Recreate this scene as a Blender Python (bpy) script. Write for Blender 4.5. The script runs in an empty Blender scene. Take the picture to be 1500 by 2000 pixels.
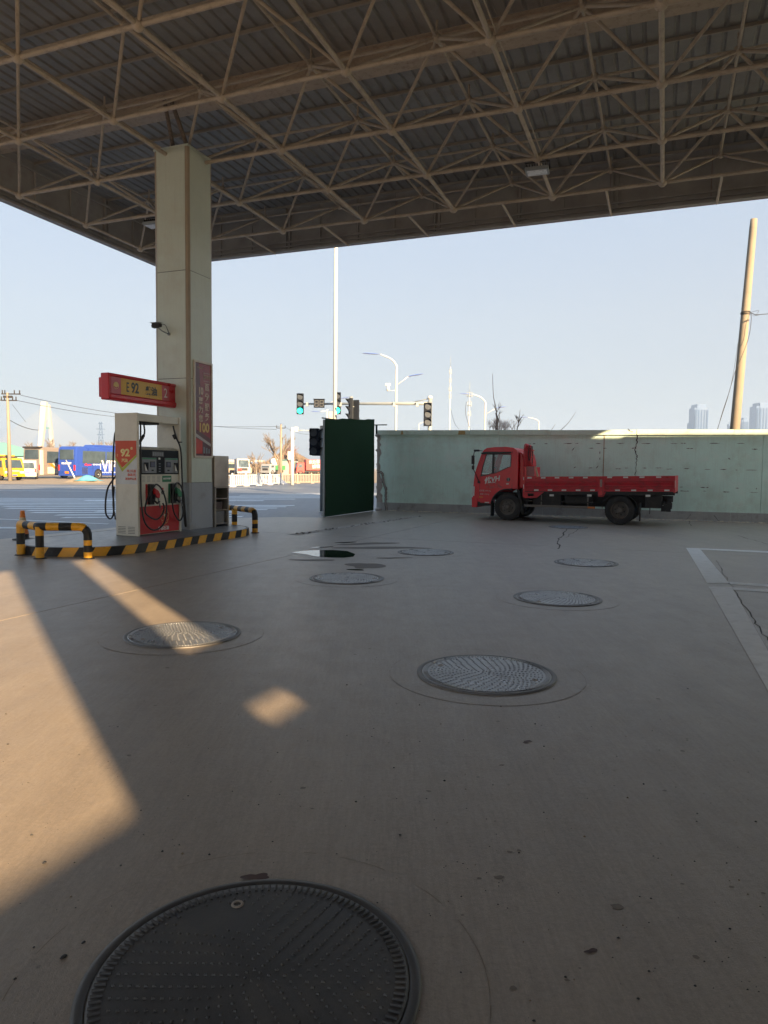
import bpy, bmesh, math, random
from mathutils import Vector, Matrix
R = math.radians
random.seed(7)
SC = bpy.context.scene
COL = SC.collection

# ------------------------------------------------------------------ camera
PITCH, ROLL, EYE, FPX = R(-3.5), R(0.6), 1.5, 1387.0

def cam_axes(yaw, pitch, roll):
    f = Vector((math.sin(yaw)*math.cos(pitch), math.cos(yaw)*math.cos(pitch), math.sin(pitch)))
    r = Vector((math.cos(yaw), -math.sin(yaw), 0)); u = r.cross(f)
    return (r*math.cos(roll)+u*math.sin(roll), -r*math.sin(roll)+u*math.cos(roll), f)

cr, cu, cf = cam_axes(0, PITCH, ROLL)
cd = bpy.data.cameras.new('camera'); cam = bpy.data.objects.new('camera', cd); COL.objects.link(cam)
cam.matrix_world = Matrix(((cr.x, cu.x, -cf.x, 0), (cr.y, cu.y, -cf.y, 0), (cr.z, cu.z, -cf.z, EYE), (0, 0, 0, 1)))
cd.sensor_fit = 'HORIZONTAL'; cd.sensor_width = 36; cd.lens = 36*FPX/1500
cd.clip_start = .05; cd.clip_end = 9000
SC.camera = cam

# ------------------------------------------------------------------ light
SUN_EL = R(19.1); SUN_AZ = Vector((.516, -.857, 0)).normalized()       # towards the sun, behind the camera to the right
w = bpy.data.worlds.new('World'); SC.world = w; w.use_nodes = True
nt = w.node_tree; nt.nodes.clear()
sky = nt.nodes.new('ShaderNodeTexSky'); sky.sky_type = 'NISHITA'; sky.sun_disc = False
sky.sun_elevation = SUN_EL; sky.sun_rotation = math.atan2(SUN_AZ.x, SUN_AZ.y)
sky.air_density = 1.0; sky.dust_density = 2.2; sky.ozone_density = 1.3; sky.altitude = 10
bg = nt.nodes.new('ShaderNodeBackground'); bg.inputs[1].default_value = .058
wo = nt.nodes.new('ShaderNodeOutputWorld')
wt = nt.nodes.new('ShaderNodeTexCoord'); wsx = nt.nodes.new('ShaderNodeSeparateXYZ'); nt.links.new(wt.outputs['Generated'], wsx.inputs[0])
wr = nt.nodes.new('ShaderNodeValToRGB'); nt.links.new(wsx.outputs[2], wr.inputs[0])      # pale winter haze thinning out upwards, same all round the horizon
el_ = wr.color_ramp.elements; el_[0].position = 0.0; el_[0].color = (.475, .445, .45, 1); el_[1].position = .60; el_[1].color = (.48, .65, .88, 1)
e2_ = wr.color_ramp.elements.new(.20); e2_.color = (.565, .575, .60, 1)
wm = nt.nodes.new('ShaderNodeMix'); wm.data_type = 'RGBA'; wm.inputs[0].default_value = .78
wv = nt.nodes.new('ShaderNodeVectorMath'); wv.operation = 'SCALE'; wv.inputs['Scale'].default_value = 4.2
nt.links.new(wr.outputs[0], wv.inputs[0]); nt.links.new(sky.outputs[0], wm.inputs[6]); nt.links.new(wv.outputs[0], wm.inputs[7]); nt.links.new(wm.outputs[2], bg.inputs[0]); nt.links.new(bg.outputs[0], wo.inputs[0])
sl = bpy.data.lights.new('sun', 'SUN'); sl.energy = 4.7; sl.angle = R(.38); sl.color = (1.0, .72, .42)
so = bpy.data.objects.new('sun', sl); COL.objects.link(so)
sd = Vector((SUN_AZ.x*math.cos(SUN_EL), SUN_AZ.y*math.cos(SUN_EL), math.sin(SUN_EL)))
so.rotation_euler = sd.to_track_quat('Z', 'Y').to_euler(); so.location = (30, -50, 40)
SC.view_settings.view_transform = 'Standard'; SC.view_settings.look = 'None'
SC.view_settings.exposure = 2.2; SC.view_settings.gamma = 1.0; SC.view_settings.use_curve_mapping = False
SC.cycles.max_bounces = 9; SC.cycles.diffuse_bounces = 6; SC.cycles.volume_bounces = 1

# ------------------------------------------------------------------ frames
def pray(x, y): return cf + cr*((x-750)/FPX) - cu*((y-1000)/FPX)
def G(x, y, h=0):                       # photo pixel -> point at height h
    d = pray(x, y); return Vector((0, 0, EYE)) + d*((h-EYE)/d.z)
def D(x, y, Y):                         # photo pixel -> point at distance Y ahead
    d = pray(x, y); return Vector((0, 0, EYE)) + d*(Y/d.y)
GI = math.atan2(-.366, .931)            # station grid: i axis direction
ci, si = math.cos(GI), math.sin(GI)
def W(i, j, z=0): return Vector((ci*i - si*j, si*i + ci*j, z))

# ------------------------------------------------------------------ materials
MATS = {}
def mat(name, col, rough=.6, metal=0., var=.12, scale=4., bump=0., bscale=60., spec=.5, emit=None, trans=0., alpha=None, detail=4., dirt=None, dscale=1.5, damt=.5, coat=0.):
    if name in MATS: return MATS[name]
    m = bpy.data.materials.new(name); m.use_nodes = True; MATS[name] = m
    n = m.node_tree.nodes; l = m.node_tree.links; b = n['Principled BSDF']
    b.inputs['Base Color'].default_value = (*col, 1); b.inputs['Roughness'].default_value = rough
    b.inputs['Metallic'].default_value = metal; b.inputs['Specular IOR Level'].default_value = spec
    if coat: b.inputs['Coat Weight'].default_value = coat; b.inputs['Coat Roughness'].default_value = .15
    if trans: b.inputs['Transmission Weight'].default_value = trans
    if emit: b.inputs['Emission Color'].default_value = (*col, 1); b.inputs['Emission Strength'].default_value = emit
    tc = n.new('ShaderNodeTexCoord')
    if var or dirt:
        no = n.new('ShaderNodeTexNoise'); no.inputs['Scale'].default_value = scale; no.inputs['Detail'].default_value = detail; no.inputs['Roughness'].default_value = .62
        l.new(tc.outputs['Object'], no.inputs['Vector'])
        mr = n.new('ShaderNodeMapRange'); mr.inputs[1].default_value = .3; mr.inputs[2].default_value = .7; mr.inputs[3].default_value = 1-var; mr.inputs[4].default_value = 1+var
        l.new(no.outputs[0], mr.inputs[0])
        vm = n.new('ShaderNodeVectorMath'); vm.operation = 'SCALE'; vm.inputs[0].default_value = col
        l.new(mr.outputs[0], vm.inputs['Scale']); out = vm.outputs[0]
        if dirt:
            n2 = n.new('ShaderNodeTexNoise'); n2.inputs['Scale'].default_value = dscale; n2.inputs['Detail'].default_value = 8; n2.inputs['Roughness'].default_value = .7
            l.new(tc.outputs['Object'], n2.inputs['Vector'])
            m2 = n.new('ShaderNodeMapRange'); m2.inputs[1].default_value = .5; m2.inputs[2].default_value = .72; m2.inputs[4].default_value = damt
            l.new(n2.outputs[0], m2.inputs[0])
            mx = n.new('ShaderNodeMix'); mx.data_type = 'RGBA'; mx.inputs[7].default_value = (*dirt, 1)
            l.new(m2.outputs[0], mx.inputs[0]); l.new(out, mx.inputs[6]); out = mx.outputs[2]
        l.new(out, b.inputs['Base Color'])
        rr = n.new('ShaderNodeMapRange'); rr.inputs[1].default_value = .3; rr.inputs[2].default_value = .7
        rr.inputs[3].default_value = max(.02, rough-.07); rr.inputs[4].default_value = min(1, rough+.1)
        if not trans: l.new(no.outputs[0], rr.inputs[0]); l.new(rr.outputs[0], b.inputs['Roughness'])
    if bump:
        nb = n.new('ShaderNodeTexNoise'); nb.inputs['Scale'].default_value = bscale; nb.inputs['Detail'].default_value = 6
        l.new(tc.outputs['Object'], nb.inputs['Vector'])
        bp = n.new('ShaderNodeBump'); bp.inputs['Strength'].default_value = bump; bp.inputs['Distance'].default_value = .01
        l.new(nb.outputs[0], bp.inputs['Height']); l.new(bp.outputs[0], b.inputs['Normal'])
    return m

def ground_mat(name, base, light, dark, rough=.5, grain=220., big=.35, streak=0., bump=.35, spots=1.):
    m = bpy.data.materials.new(name); m.use_nodes = True; MATS[name] = m
    n = m.node_tree.nodes; l = m.node_tree.links; b = n['Principled BSDF']
    b.inputs['Specular IOR Level'].default_value = .62
    geo = n.new('ShaderNodeNewGeometry'); pos = geo.outputs['Position']
    def noise(sc, det=6, ro=.6, vec=pos, dist=0.):
        t = n.new('ShaderNodeTexNoise'); t.inputs['Scale'].default_value = sc; t.inputs['Detail'].default_value = det; t.inputs['Roughness'].default_value = ro
        t.inputs['Distortion'].default_value = dist; l.new(vec, t.inputs['Vector']); return t.outputs[0]
    def mr(s, a, c, x=0., y=1.):
        t = n.new('ShaderNodeMapRange'); t.inputs[1].default_value = a; t.inputs[2].default_value = c; t.inputs[3].default_value = x; t.inputs[4].default_value = y
        l.new(s, t.inputs[0]); return t.outputs[0]
    def mix(f, a, c):
        t = n.new('ShaderNodeMix'); t.data_type = 'RGBA'; l.new(f, t.inputs[0])
        for k, v in ((6, a), (7, c)):
            if isinstance(v, tuple): t.inputs[k].default_value = (*v, 1)
            else: l.new(v, t.inputs[k])
        return t.outputs[2]
    c = mix(mr(noise(big, 9, .72, dist=.8), .30, .78), base, light)
    c = mix(mr(noise(big*2.3, 12, .8), .48, .80, 0, .5), c, dark)
    mp = n.new('ShaderNodeMapping'); mp.inputs['Rotation'].default_value = (0, 0, -GI+R(8)); mp.inputs['Scale'].default_value = (2.2, .22, 1)
    l.new(pos, mp.inputs['Vector'])
    c = mix(mr(noise(1.5, 10, .78, mp.outputs[0]), .46, .76, 0, .5), c, dark)
    mp2 = n.new('ShaderNodeMapping'); mp2.inputs['Rotation'].default_value = (0, 0, R(-28)); mp2.inputs['Scale'].default_value = (.8, 5.5, 1)
    l.new(pos, mp2.inputs['Vector'])
    c = mix(mr(noise(1.6, 8, .7, mp2.outputs[0]), .52, .78, 0, .45), c, light)
    c = mix(mr(noise(9, 9, .8), .52, .78, 0, .6*spots), c, dark); c = mix(mr(noise(48, 5, .75), .44, .70, 0, .75), c, dark); c = mix(mr(noise(75, 5, .75), .50, .72, 0, .7), c, light)
    c = mix(mr(noise(grain, 3, .7), .35, .7, 0, .45), c, dark); c = mix(mr(noise(22, 8, .85, mp.outputs[0]), .42, .66, 0, .65), c, dark); c = mix(mr(noise(.9, 12, .85, mp.outputs[0]), .44, .70, 0, .45), c, light)
    v = n.new('ShaderNodeTexVoronoi'); v.inputs['Scale'].default_value = 7.; v.inputs['Randomness'].default_value = 1; l.new(pos, v.inputs['Vector'])
    sp = mr(v.outputs['Distance'], .03, .075, 1, 0)
    sel = mr(noise(1.7, 3), .5, .62)
    mm = n.new('ShaderNodeMath'); mm.operation = 'MULTIPLY'; l.new(sp, mm.inputs[0]); l.new(sel, mm.inputs[1])
    m3 = n.new('ShaderNodeMath'); m3.operation = 'MULTIPLY'; l.new(mm.outputs[0], m3.inputs[0]); m3.inputs[1].default_value = .7*spots
    c = mix(m3.outputs[0], c, tuple(x*.25 for x in base))
    l.new(c, b.inputs['Base Color'])
    l.new(mr(noise(3.5, 12, .8), .3, .75, rough-.04, rough+.10), b.inputs['Roughness'])
    h = n.new('ShaderNodeMath'); h.operation = 'ADD'; l.new(noise(grain*.8, 4, .7), h.inputs[0])
    h2 = n.new('ShaderNodeMath'); h2.operation = 'MULTIPLY'; l.new(noise(12, 8, .75), h2.inputs[0]); h2.inputs[1].default_value = 2.
    l.new(h2.outputs[0], h.inputs[1])
    bp = n.new('ShaderNodeBump'); bp.inputs['Strength'].default_value = bump; bp.inputs['Distance'].default_value = .004
    l.new(h.outputs[0], bp.inputs['Height']); l.new(bp.outputs[0], b.inputs['Normal'])
    return m

M_CONC = ground_mat('concrete_floor', (.29, .238, .186), (.375, .312, .242), (.175, .143, .114), rough=.40)
M_ASPH = ground_mat('asphalt', (.10, .115, .145), (.16, .18, .215), (.055, .065, .085), rough=.46, big=.12, bump=.5, spots=.4)
M_SAND = ground_mat('sandy_lot', (.235, .19, .138), (.30, .25, .18), (.165, .13, .095), rough=.9, big=.08, grain=60, bump=.6, spots=.3)
M_DUST = ground_mat('dusty_land', (.30, .24, .17), (.36, .29, .2), (.2, .16, .11), rough=.95, big=.02, grain=20, spots=.1)
M_BASE = mat('joint_dark', (.03, .028, .025), .9)
M_PAINTW = mat('worn_white_paint', (.78, .78, .76), .6, var=.08, scale=9, dirt=(.45, .43, .39), dscale=7, damt=.45, bump=.2)
M_ROADW = mat('road_white_paint', (.62, .66, .70), .55, var=.1, scale=3, dirt=(.22, .22, .24), dscale=2.5, damt=.7)
M_TRUSS = mat('cream_truss_paint', (.49, .42, .335), .55, var=.12, scale=5, dirt=(.16, .10, .07), dscale=9, damt=.6)
M_PURL = mat('purlin_grey_cream', (.34, .30, .25), .6, var=.1)
M_SHEET = mat('roof_sheet_underside', (.27, .262, .25), .55, var=.15, scale=1.2, dirt=(.19, .165, .14), dscale=2.2, damt=.6)
M_GUTTER = mat('gutter_paint', (.46, .375, .29), .6, var=.1, scale=3, dirt=(.2, .12, .08), dscale=8, damt=.6)
M_FASC = mat('fascia_back', (.37, .35, .325), .6, var=.15, scale=1.2, dirt=(.26, .21, .18), dscale=2, damt=.6)
M_FASCR = mat('fascia_red_edge', (.20, .02, .02), .5)
M_COLP = mat('column_panel', (.61, .67, .58), .38, var=.04, scale=1.5, dirt=(.52, .47, .37), dscale=.9, damt=.5)
M_COLE = mat('column_edge_trim', (.38, .315, .235), .4, var=.08, scale=2)
M_COLG = mat('column_grey_base', (.36, .38, .41), .45, var=.06, scale=2, dirt=(.2, .17, .14), dscale=3, damt=.5)
M_BLACK = mat('black_plastic', (.012, .012, .014), .4, var=.1)
M_RUBBER = mat('hose_rubber', (.01, .01, .012), .45, var=.1)
M_TYRE = mat('tyre_rubber', (.022, .021, .021), .8, var=.2, scale=12, dirt=(.09, .08, .07), dscale=6, damt=.5, bump=.3)
M_YEL = mat('yellow_paint', (.78, .38, .012), .4, var=.08, scale=6, dirt=(.25, .14, .05), dscale=12, damt=.55)
M_BLK = mat('black_paint', (.013, .014, .017), .45, var=.2, scale=6, dirt=(.06, .05, .04), dscale=10, damt=.5, spec=.3)
M_DISP = mat('dispenser_cream', (.70, .67, .57), .38, var=.03, scale=2, dirt=(.45, .4, .32), dscale=2.5, damt=.45)
M_DISPR = mat('dispenser_red', (.52, .012, .016), .35, var=.07, scale=3)
M_DKPAN = mat('dispenser_dark_panel', (.010, .013, .018), .5, spec=.15, var=.1)
M_GREYP = mat('grey_module', (.22, .24, .27), .4, var=.05)
M_SCRN = mat('lcd_screen', (.10, .115, .19), .2, var=.08)
M_WHITE = mat('white_print', (.72, .72, .70), .5, var=.05)
M_STEEL = mat('stainless_steel', (.50, .46, .41), .32, metal=.85, var=.12, scale=3)
M_SREDD = mat('sign_red', (.55, .01, .02), .3, var=.06, scale=2)
M_SPINK = mat('sign_pinkish_red', (.50, .075, .10), .35, var=.05)
M_SYEL = mat('sign_yellow', (.64, .37, .02), .4, var=.06, scale=2, dirt=(.5, .25, .02), dscale=4, damt=.6)
M_DKPRINT = mat('dark_print', (.05, .055, .045), .5)
M_GOLD = mat('gold_print', (.70, .48, .16), .45, var=.08)
M_POSTER = mat('poster_crimson', (.26, .018, .032), .3, var=.25, scale=1.6)
M_POSTD = mat('poster_dark', (.10, .02, .035), .3, var=.2)
M_POSTR = mat('poster_bright_red', (.55, .03, .02), .3, var=.2)
M_FRAME = mat('poster_frame_cream', (.62, .55, .46), .4)
M_GREENL = mat('green_label', (.02, .20, .09), .4)
M_ORNG = mat('orange_red_sticker', (.62, .07, .015), .4, var=.12, scale=3)
M_LIME = mat('lime_sticker', (.45, .50, .05), .4, var=.2, scale=4)
M_CREAMP = mat('pale_yellow_print', (.80, .70, .30), .45)
M_ISLT = mat('island_tiles', (.13, .135, .14), .35, var=.2, scale=8, bump=.2)
M_WALL = mat('mint_wall_paint', (.62, .84, .76), .75, var=.05, scale=1.6, dirt=(.47, .57, .49), dscale=1.1, damt=.75, bump=.25, bscale=30)
M_CAP = mat('mint_wall_cap', (.54, .67, .57), .8, var=.07, scale=2, dirt=(.42, .38, .30), dscale=3, damt=.6)
M_PLINTH = mat('wall_plinth_grey', (.36, .375, .37), .85, var=.08, scale=3, dirt=(.17, .15, .13), dscale=3, damt=.7, bump=.5)
M_CEM = mat('bare_cement', (.34, .31, .28), .9, var=.15, scale=7, dirt=(.18, .13, .1), dscale=6, damt=.7, bump=1.)
M_CRACK = mat('crack_dark', (.045, .04, .034), .95, var=.2)
M_CHIP = mat('chip_dark_brown', (.13, .115, .10), .9, var=.3)  # dark brown of the chips and scratches themselves
def weather(m, dark, pale):                 # rain streaks running down and pale worn patches
    n = m.node_tree.nodes; l = m.node_tree.links; b = n['Principled BSDF']; src = b.inputs['Base Color'].links[0].from_socket
    tc = n.new('ShaderNodeTexCoord')
    for sc, k, lo, hi, amt, colr in (((7, 7, .35), 3.0, .5, .75, .5, dark), ((1, 1, 1.6), .9, .52, .66, .6, pale), ((1.2, 1.2, 4.5), 2.2, .58, .72, .45, pale)):
        mp = n.new('ShaderNodeMapping'); mp.inputs['Scale'].default_value = sc; l.new(tc.outputs['Object'], mp.inputs['Vector'])
        no = n.new('ShaderNodeTexNoise'); no.inputs['Scale'].default_value = k; no.inputs['Detail'].default_value = 9; no.inputs['Roughness'].default_value = .7; l.new(mp.outputs[0], no.inputs['Vector'])
        r_ = n.new('ShaderNodeMapRange'); r_.inputs[1].default_value = lo; r_.inputs[2].default_value = hi; r_.inputs[4].default_value = amt; l.new(no.outputs[0], r_.inputs[0])
        x = n.new('ShaderNodeMix'); x.data_type = 'RGBA'; x.inputs[7].default_value = (*colr, 1); l.new(r_.outputs[0], x.inputs[0]); l.new(src, x.inputs[6]); src = x.outputs[2]
    l.new(src, b.inputs['Base Color'])
weather(M_WALL, (.50, .60, .53), (.72, .82, .76)); weather(M_CAP, (.40, .42, .36), (.62, .70, .63)); weather(M_PLINTH, (.24, .22, .19), (.46, .46, .44)); weather(M_COLP, (.50, .52, .44), (.66, .71, .63))
M_TURF = mat('artificial_turf', (.012, .040, .016), .95, var=.12, scale=60, bump=1., bscale=500, spec=.1)
M_RED = mat('truck_red', (.68, .014, .026), .34, var=.06, scale=2, dirt=(.22, .03, .03), dscale=3, damt=.55, coat=.25)
M_REDD = mat('truck_bed_red', (.54, .016, .03), .45, var=.12, scale=4, dirt=(.12, .03, .03), dscale=5, damt=.7)
M_GLASS = mat('dark_vehicle_glass', (.78, .83, .82), .03, var=0, trans=.95)
M_GLASSB = mat('tinted_glass', (.07, .10, .12), .12, metal=.4, var=.25, scale=1.2)
M_CHAS = mat('chassis_black', (.022, .02, .019), .7, var=.2, scale=5, dirt=(.08, .065, .05), dscale=5, damt=.6)
M_RIM = mat('brown_steel_rim', (.12, .105, .09), .6, var=.2, scale=10, dirt=(.10, .085, .07), dscale=8, damt=.5)
M_GALV = mat('galvanised_steel', (.27, .30, .31), .45, metal=.3, var=.08)
M_WPOLE = mat('white_pole_paint', (.50, .51, .50), .4, var=.04)
M_CPOLE = mat('concrete_pole', (.235, .20, .155), .85, var=.12, scale=3, dirt=(.17, .14, .10), dscale=6, damt=.5, bump=.4)
M_BULB = mat('green_signal_light', (.02, .85, .55), .3, var=0, emit=.9)
M_LENSOFF = mat('signal_lens_off', (.05, .06, .075), .5, var=.1, spec=.2)
M_SIGB = mat('signal_housing', (.012, .015, .021), .75, var=.1, spec=.12)
M_BLUEL = mat('lamp_blue_shell', (.08, .16, .55), .4)
M_IRON = mat('cast_iron_lid', (.25, .26, .275), .30, metal=.55, var=.22, scale=5, dirt=(.06, .055, .05), dscale=3, damt=.7, bump=.3, bscale=150)
M_IRONN = mat('composite_black_lid', (.048, .047, .047), .46, var=.2, scale=5, dirt=(.10, .088, .072), dscale=4, damt=.7, bump=.08, bscale=150)
M_RING = mat('cover_ring_iron', (.13, .13, .132), .5, metal=.2, var=.2, scale=8, dirt=(.2, .165, .13), dscale=5, damt=.7)
M_SEAM = mat('collar_seam_dust', (.205, .165, .125), .9)
M_COLLAR = ground_mat('concrete_collar', (.281, .230, .180), (.365, .304, .236), (.17, .139, .111), rough=.40)
M_WATER = mat('puddle_water', (.01, .01, .01), .015, var=0, spec=.8)
M_DAMP = mat('damp_concrete', (.12, .10, .082), .6, var=.25, scale=6, spec=.25)
M_DRIP = mat('faint_oil', (.15, .122, .096), .55, var=.2, scale=30)
M_TWIG = mat('grey_brown_twigs', (.20, .15, .12), .9, var=.2)
M_TWIGP = mat('pale_pink_twigs', (.45, .34, .31), .9, var=.2)
M_TWIGF = mat('far_twigs', (.19, .155, .12), .9, var=.2)
M_TOWER = mat('tower_block_cladding', (.035, .085, .19), .6, var=.06, scale=.05)
M_TOWERW = mat('tower_block_windows', (.03, .06, .13), .8, var=.1, scale=.1, spec=.1)
M_PYL = mat('bridge_concrete', (.46, .41, .36), .7, var=.04, scale=.1)
M_TEAL = mat('teal_roof', (.055, .19, .20), .6, var=.12, scale=.4)
M_TARP = mat('blue_green_tarp', (.08, .27, .34), .7, var=.15, scale=2)
M_BBLUE = mat('bus_blue', (.018, .055, .30), .3, var=.04, scale=1, coat=.3)
M_BBEIGE = mat('bus_taupe', (.20, .17, .15), .4, var=.04)
M_BCREAM = mat('bus_cream', (.50, .46, .39), .4, var=.04)
M_VYEL = mat('truck_yellow', (.55, .31, .012), .35, var=.05)
M_VWHT = mat('van_white', (.40, .40, .39), .4, var=.04)
M_LRED = mat('lamp_red', (.55, .02, .02), .3)
M_AMB = mat('amber_lamp', (.65, .18, .01), .3)
M_CRED = mat('cargo_red', (.42, .03, .02), .5, var=.1)
M_GREENV = mat('green_tank_paint', (.05, .22, .07), .5)
M_RAILW = mat('railing_white', (.58, .59, .60), .5)
M_RAILT = mat('railing_tan', (.34, .29, .23), .6)
M_HILL = mat('scrubby_hill', (.17, .125, .085), .95, var=.25, scale=.3, bump=.8, bscale=4)
M_NET = mat('green_dust_net', (.09, .19, .165), .9, var=.2, scale=1)
M_MOUND = mat('netted_mound', (.13, .16, .23), .9, var=.15, scale=1)
M_BRICKB = mat('shading_building_render', (.42, .40, .36), .8, var=.05)  # render of the unseen blocks added to cast shade
M_CABLE = mat('cable_dark', (.03, .03, .032), .6, var=0)
M_STONE = mat('rubble_stone', (.42, .37, .29), .9, var=.3, scale=20)
M_PEB = mat('dark_grit', (.035, .034, .036), .7, var=.3, scale=90)
M_LEAF = mat('dry_leaf_bits', (.23, .17, .11), .8, var=.3, scale=90)
M_CONEO = mat('cone_orange', (.75, .22, .02), .5, var=.08, scale=8)
M_CONEW = mat('cone_pale_band', (.62, .52, .33), .5, var=.2, scale=8)
M_INT = mat('cab_interior_grey', (.07, .07, .075), .7)
M_LENS = mat('floodlight_lens', (.72, .74, .75), .25, var=.05)

# ------------------------------------------------------------------ mesh builder
class MB:
    def __init__(s): s.v = []; s.f = []; s.m = []; s.mats = []; s.sm = []
    def mi(s, m):
        if m is None: m = s.mats[0] if s.mats else None
        if m not in s.mats: s.mats.append(m)
        return s.mats.index(m)
    def face(s, pts, m=None, sm=False):
        b = len(s.v); s.v += [tuple(p) for p in pts]; s.f.append(tuple(range(b, b+len(pts)))); s.m.append(s.mi(m)); s.sm.append(sm); return s
    def add(s, vs, fs, m=None, sm=False):
        b = len(s.v); s.v += [tuple(p) for p in vs]; k = s.mi(m)
        for f in fs: s.f.append(tuple(b+i for i in f)); s.m.append(k); s.sm.append(sm)
        return s
    def box(s, x0, x1, y0, y1, z0, z1, m=None):
        v = [(x, y, z) for z in (z0, z1) for y in (y0, y1) for x in (x0, x1)]
        return s.add(v, [(0, 2, 3, 1), (4, 5, 7, 6), (0, 1, 5, 4), (2, 6, 7, 3), (0, 4, 6, 2), (1, 3, 7, 5)], m)
    def tube(s, pts, r, n=8, m=None, caps=True, r1=None):
        pts = [Vector(p) for p in pts]; N = len(pts); rings = []; prev = None
        for k, p in enumerate(pts):
            t = (pts[min(k+1, N-1)] - pts[max(k-1, 0)])
            t = t.normalized() if t.length > 1e-9 else Vector((0, 0, 1))
            if prev is None:
                a = Vector((0, 0, 1)) if abs(t.z) < .9 else Vector((1, 0, 0)); u = t.cross(a).normalized()
            else: u = (prev - t*prev.dot(t)).normalized()
            prev = u; v = t.cross(u)
            rr = r if r1 is None else r + (r1-r)*k/(N-1)
            if isinstance(r, (list, tuple)): rr = r[k]
            rings.append([p + (u*math.cos(2*math.pi*q/n) + v*math.sin(2*math.pi*q/n))*rr for q in range(n)])
        vs = [q for ring in rings for q in ring]; fs = []
        for k in range(N-1):
            for q in range(n): fs.append((k*n+q, k*n+(q+1) % n, (k+1)*n+(q+1) % n, (k+1)*n+q))
        s.add(vs, fs, m, True)
        if caps:
            s.face(list(reversed(rings[0])), m); s.face(rings[-1], m)
        return s
    def cyl(s, c, ax, r, h, n=20, m=None, r1=None):
        c = Vector(c); d = Vector(ax).normalized(); return s.tube([c, c+d*h], r, n, m, True, r1)
    def lathe(s, prof, c=(0, 0, 0), ax='Z', n=24, m=None, sm=True):
        vs = []
        for r, h in prof:
            for q in range(n):
                a = 2*math.pi*q/n; x, y = r*math.cos(a), r*math.sin(a)
                p = (x, y, h) if ax == 'Z' else ((x, h, y) if ax == 'Y' else (h, x, y))
                vs.append((p[0]+c[0], p[1]+c[1], p[2]+c[2]))
        fs = [(k*n+q, k*n+(q+1) % n, (k+1)*n+(q+1) % n, (k+1)*n+q) for k in range(len(prof)-1) for q in range(n)]
        return s.add(vs, fs, m, sm)
    def prism(s, poly, a0, a1, axis='Y', m=None, me=None):       # poly extruded along axis between a0 and a1
        def P(p, a): return (p[0], a, p[1]) if axis == 'Y' else ((a, p[0], p[1]) if axis == 'X' else (p[0], p[1], a))
        n = len(poly); A = [P(p, a0) for p in poly]; B = [P(p, a1) for p in poly]
        s.face(A, m); s.face(list(reversed(B)), m)
        for k in range(n): s.face([A[k], A[(k+1) % n], B[(k+1) % n], B[k]], me or m)
        return s
    def holed(s, outer, holes, a0, a1, axis='Y', m=None):          # plate with openings, real thickness
        bm = bmesh.new(); loops = [outer]+holes
        for lp in loops:
            vs = [bm.verts.new((p[0], p[1], 0)) for p in lp]
            for k in range(len(vs)): bm.edges.new((vs[k], vs[(k+1) % len(vs)]))
        bmesh.ops.triangle_fill(bm, edges=bm.edges[:], use_beauty=True, use_dissolve=False)
        bm.verts.index_update()
        def P(p, a): return (p[0], a, p[1]) if axis == 'Y' else ((a, p[0], p[1]) if axis == 'X' else (p[0], p[1], a))
        for a in (a0, a1): s.add([P(v.co, a) for v in bm.verts], [tuple(v.index for v in f.verts) for f in bm.faces], m)
        for lp in loops:
            for k in range(len(lp)):
                p, q = lp[k], lp[(k+1) % len(lp)]; s.face([P(p, a0), P(q, a0), P(q, a1), P(p, a1)], m)
        bm.free(); return s
    def mesh(s, name, mats=None):
        me = bpy.data.meshes.new(name); me.from_pydata(s.v, [], s.f)
        for m in (s.mats if mats is None else mats):
            if m: me.materials.append(m)
        me.polygons.foreach_set('material_index', s.m); me.polygons.foreach_set('use_smooth', s.sm); me.update()
        return me
    def build(s, name, m=None, parent=None, bevel=0., fix=True, **kw):
        if m is not None and (not s.mats or s.mats == [None]): s.mats = [m]
        me = s.mesh(name)
        if fix:
            bm = bmesh.new(); bm.from_mesh(me)
            bmesh.ops.remove_doubles(bm, verts=bm.verts, dist=1e-5); bmesh.ops.recalc_face_normals(bm, faces=bm.faces); bm.to_mesh(me); bm.free()
        o = bpy.data.objects.new(name, me); COL.objects.link(o)
        if parent: o.parent = parent
        if bevel:
            b = o.modifiers.new('bevel', 'BEVEL'); b.width = bevel; b.segments = 2; b.limit_method = 'ANGLE'; b.angle_limit = R(35)
        tag(o, **kw); return o

def tag(o, label=None, cat=None, group=None, kind=None):
    if label: o['label'] = label
    if cat: o['category'] = cat
    if group: o['group'] = group
    if kind: o['kind'] = kind
    return o
def thing(name, loc, rz, label, cat, group=None):
    o = bpy.data.objects.new(name, None); COL.objects.link(o); o.location = loc; o.rotation_euler = (0, 0, rz); o.empty_display_size = .2
    return tag(o, label, cat, group)
def struct(mb, name, m=None, **kw): return mb.build(name, m, kind='structure', **kw)
def copy_tree(o, parent=None):
    c = o.copy(); COL.objects.link(c)
    if parent: c.parent = parent
    for ch in list(o.children): copy_tree(ch, c)
    return c
def text(body, size, m, parent, loc, rot, name='lettering', ext=.002, bold=0., sx=1., align='CENTER', space=1., shear=0., **kw):
    c = bpy.data.curves.new('t', 'FONT'); c.body = body; c.size = size; c.extrude = ext; c.offset = bold; c.align_x = align; c.align_y = 'CENTER'
    c.space_line = space; c.shear = shear; c.resolution_u = 3
    o = bpy.data.objects.new('t', c); COL.objects.link(o)
    me = bpy.data.meshes.new_from_object(o.evaluated_get(bpy.context.evaluated_depsgraph_get())); bpy.data.objects.remove(o)
    me.materials.clear(); me.materials.append(m)
    t = bpy.data.objects.new(name, me); COL.objects.link(t); t.parent = parent; t.location = loc; t.rotation_euler = rot; t.scale = (sx, 1, 1)
    return tag(t, **kw)
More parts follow.
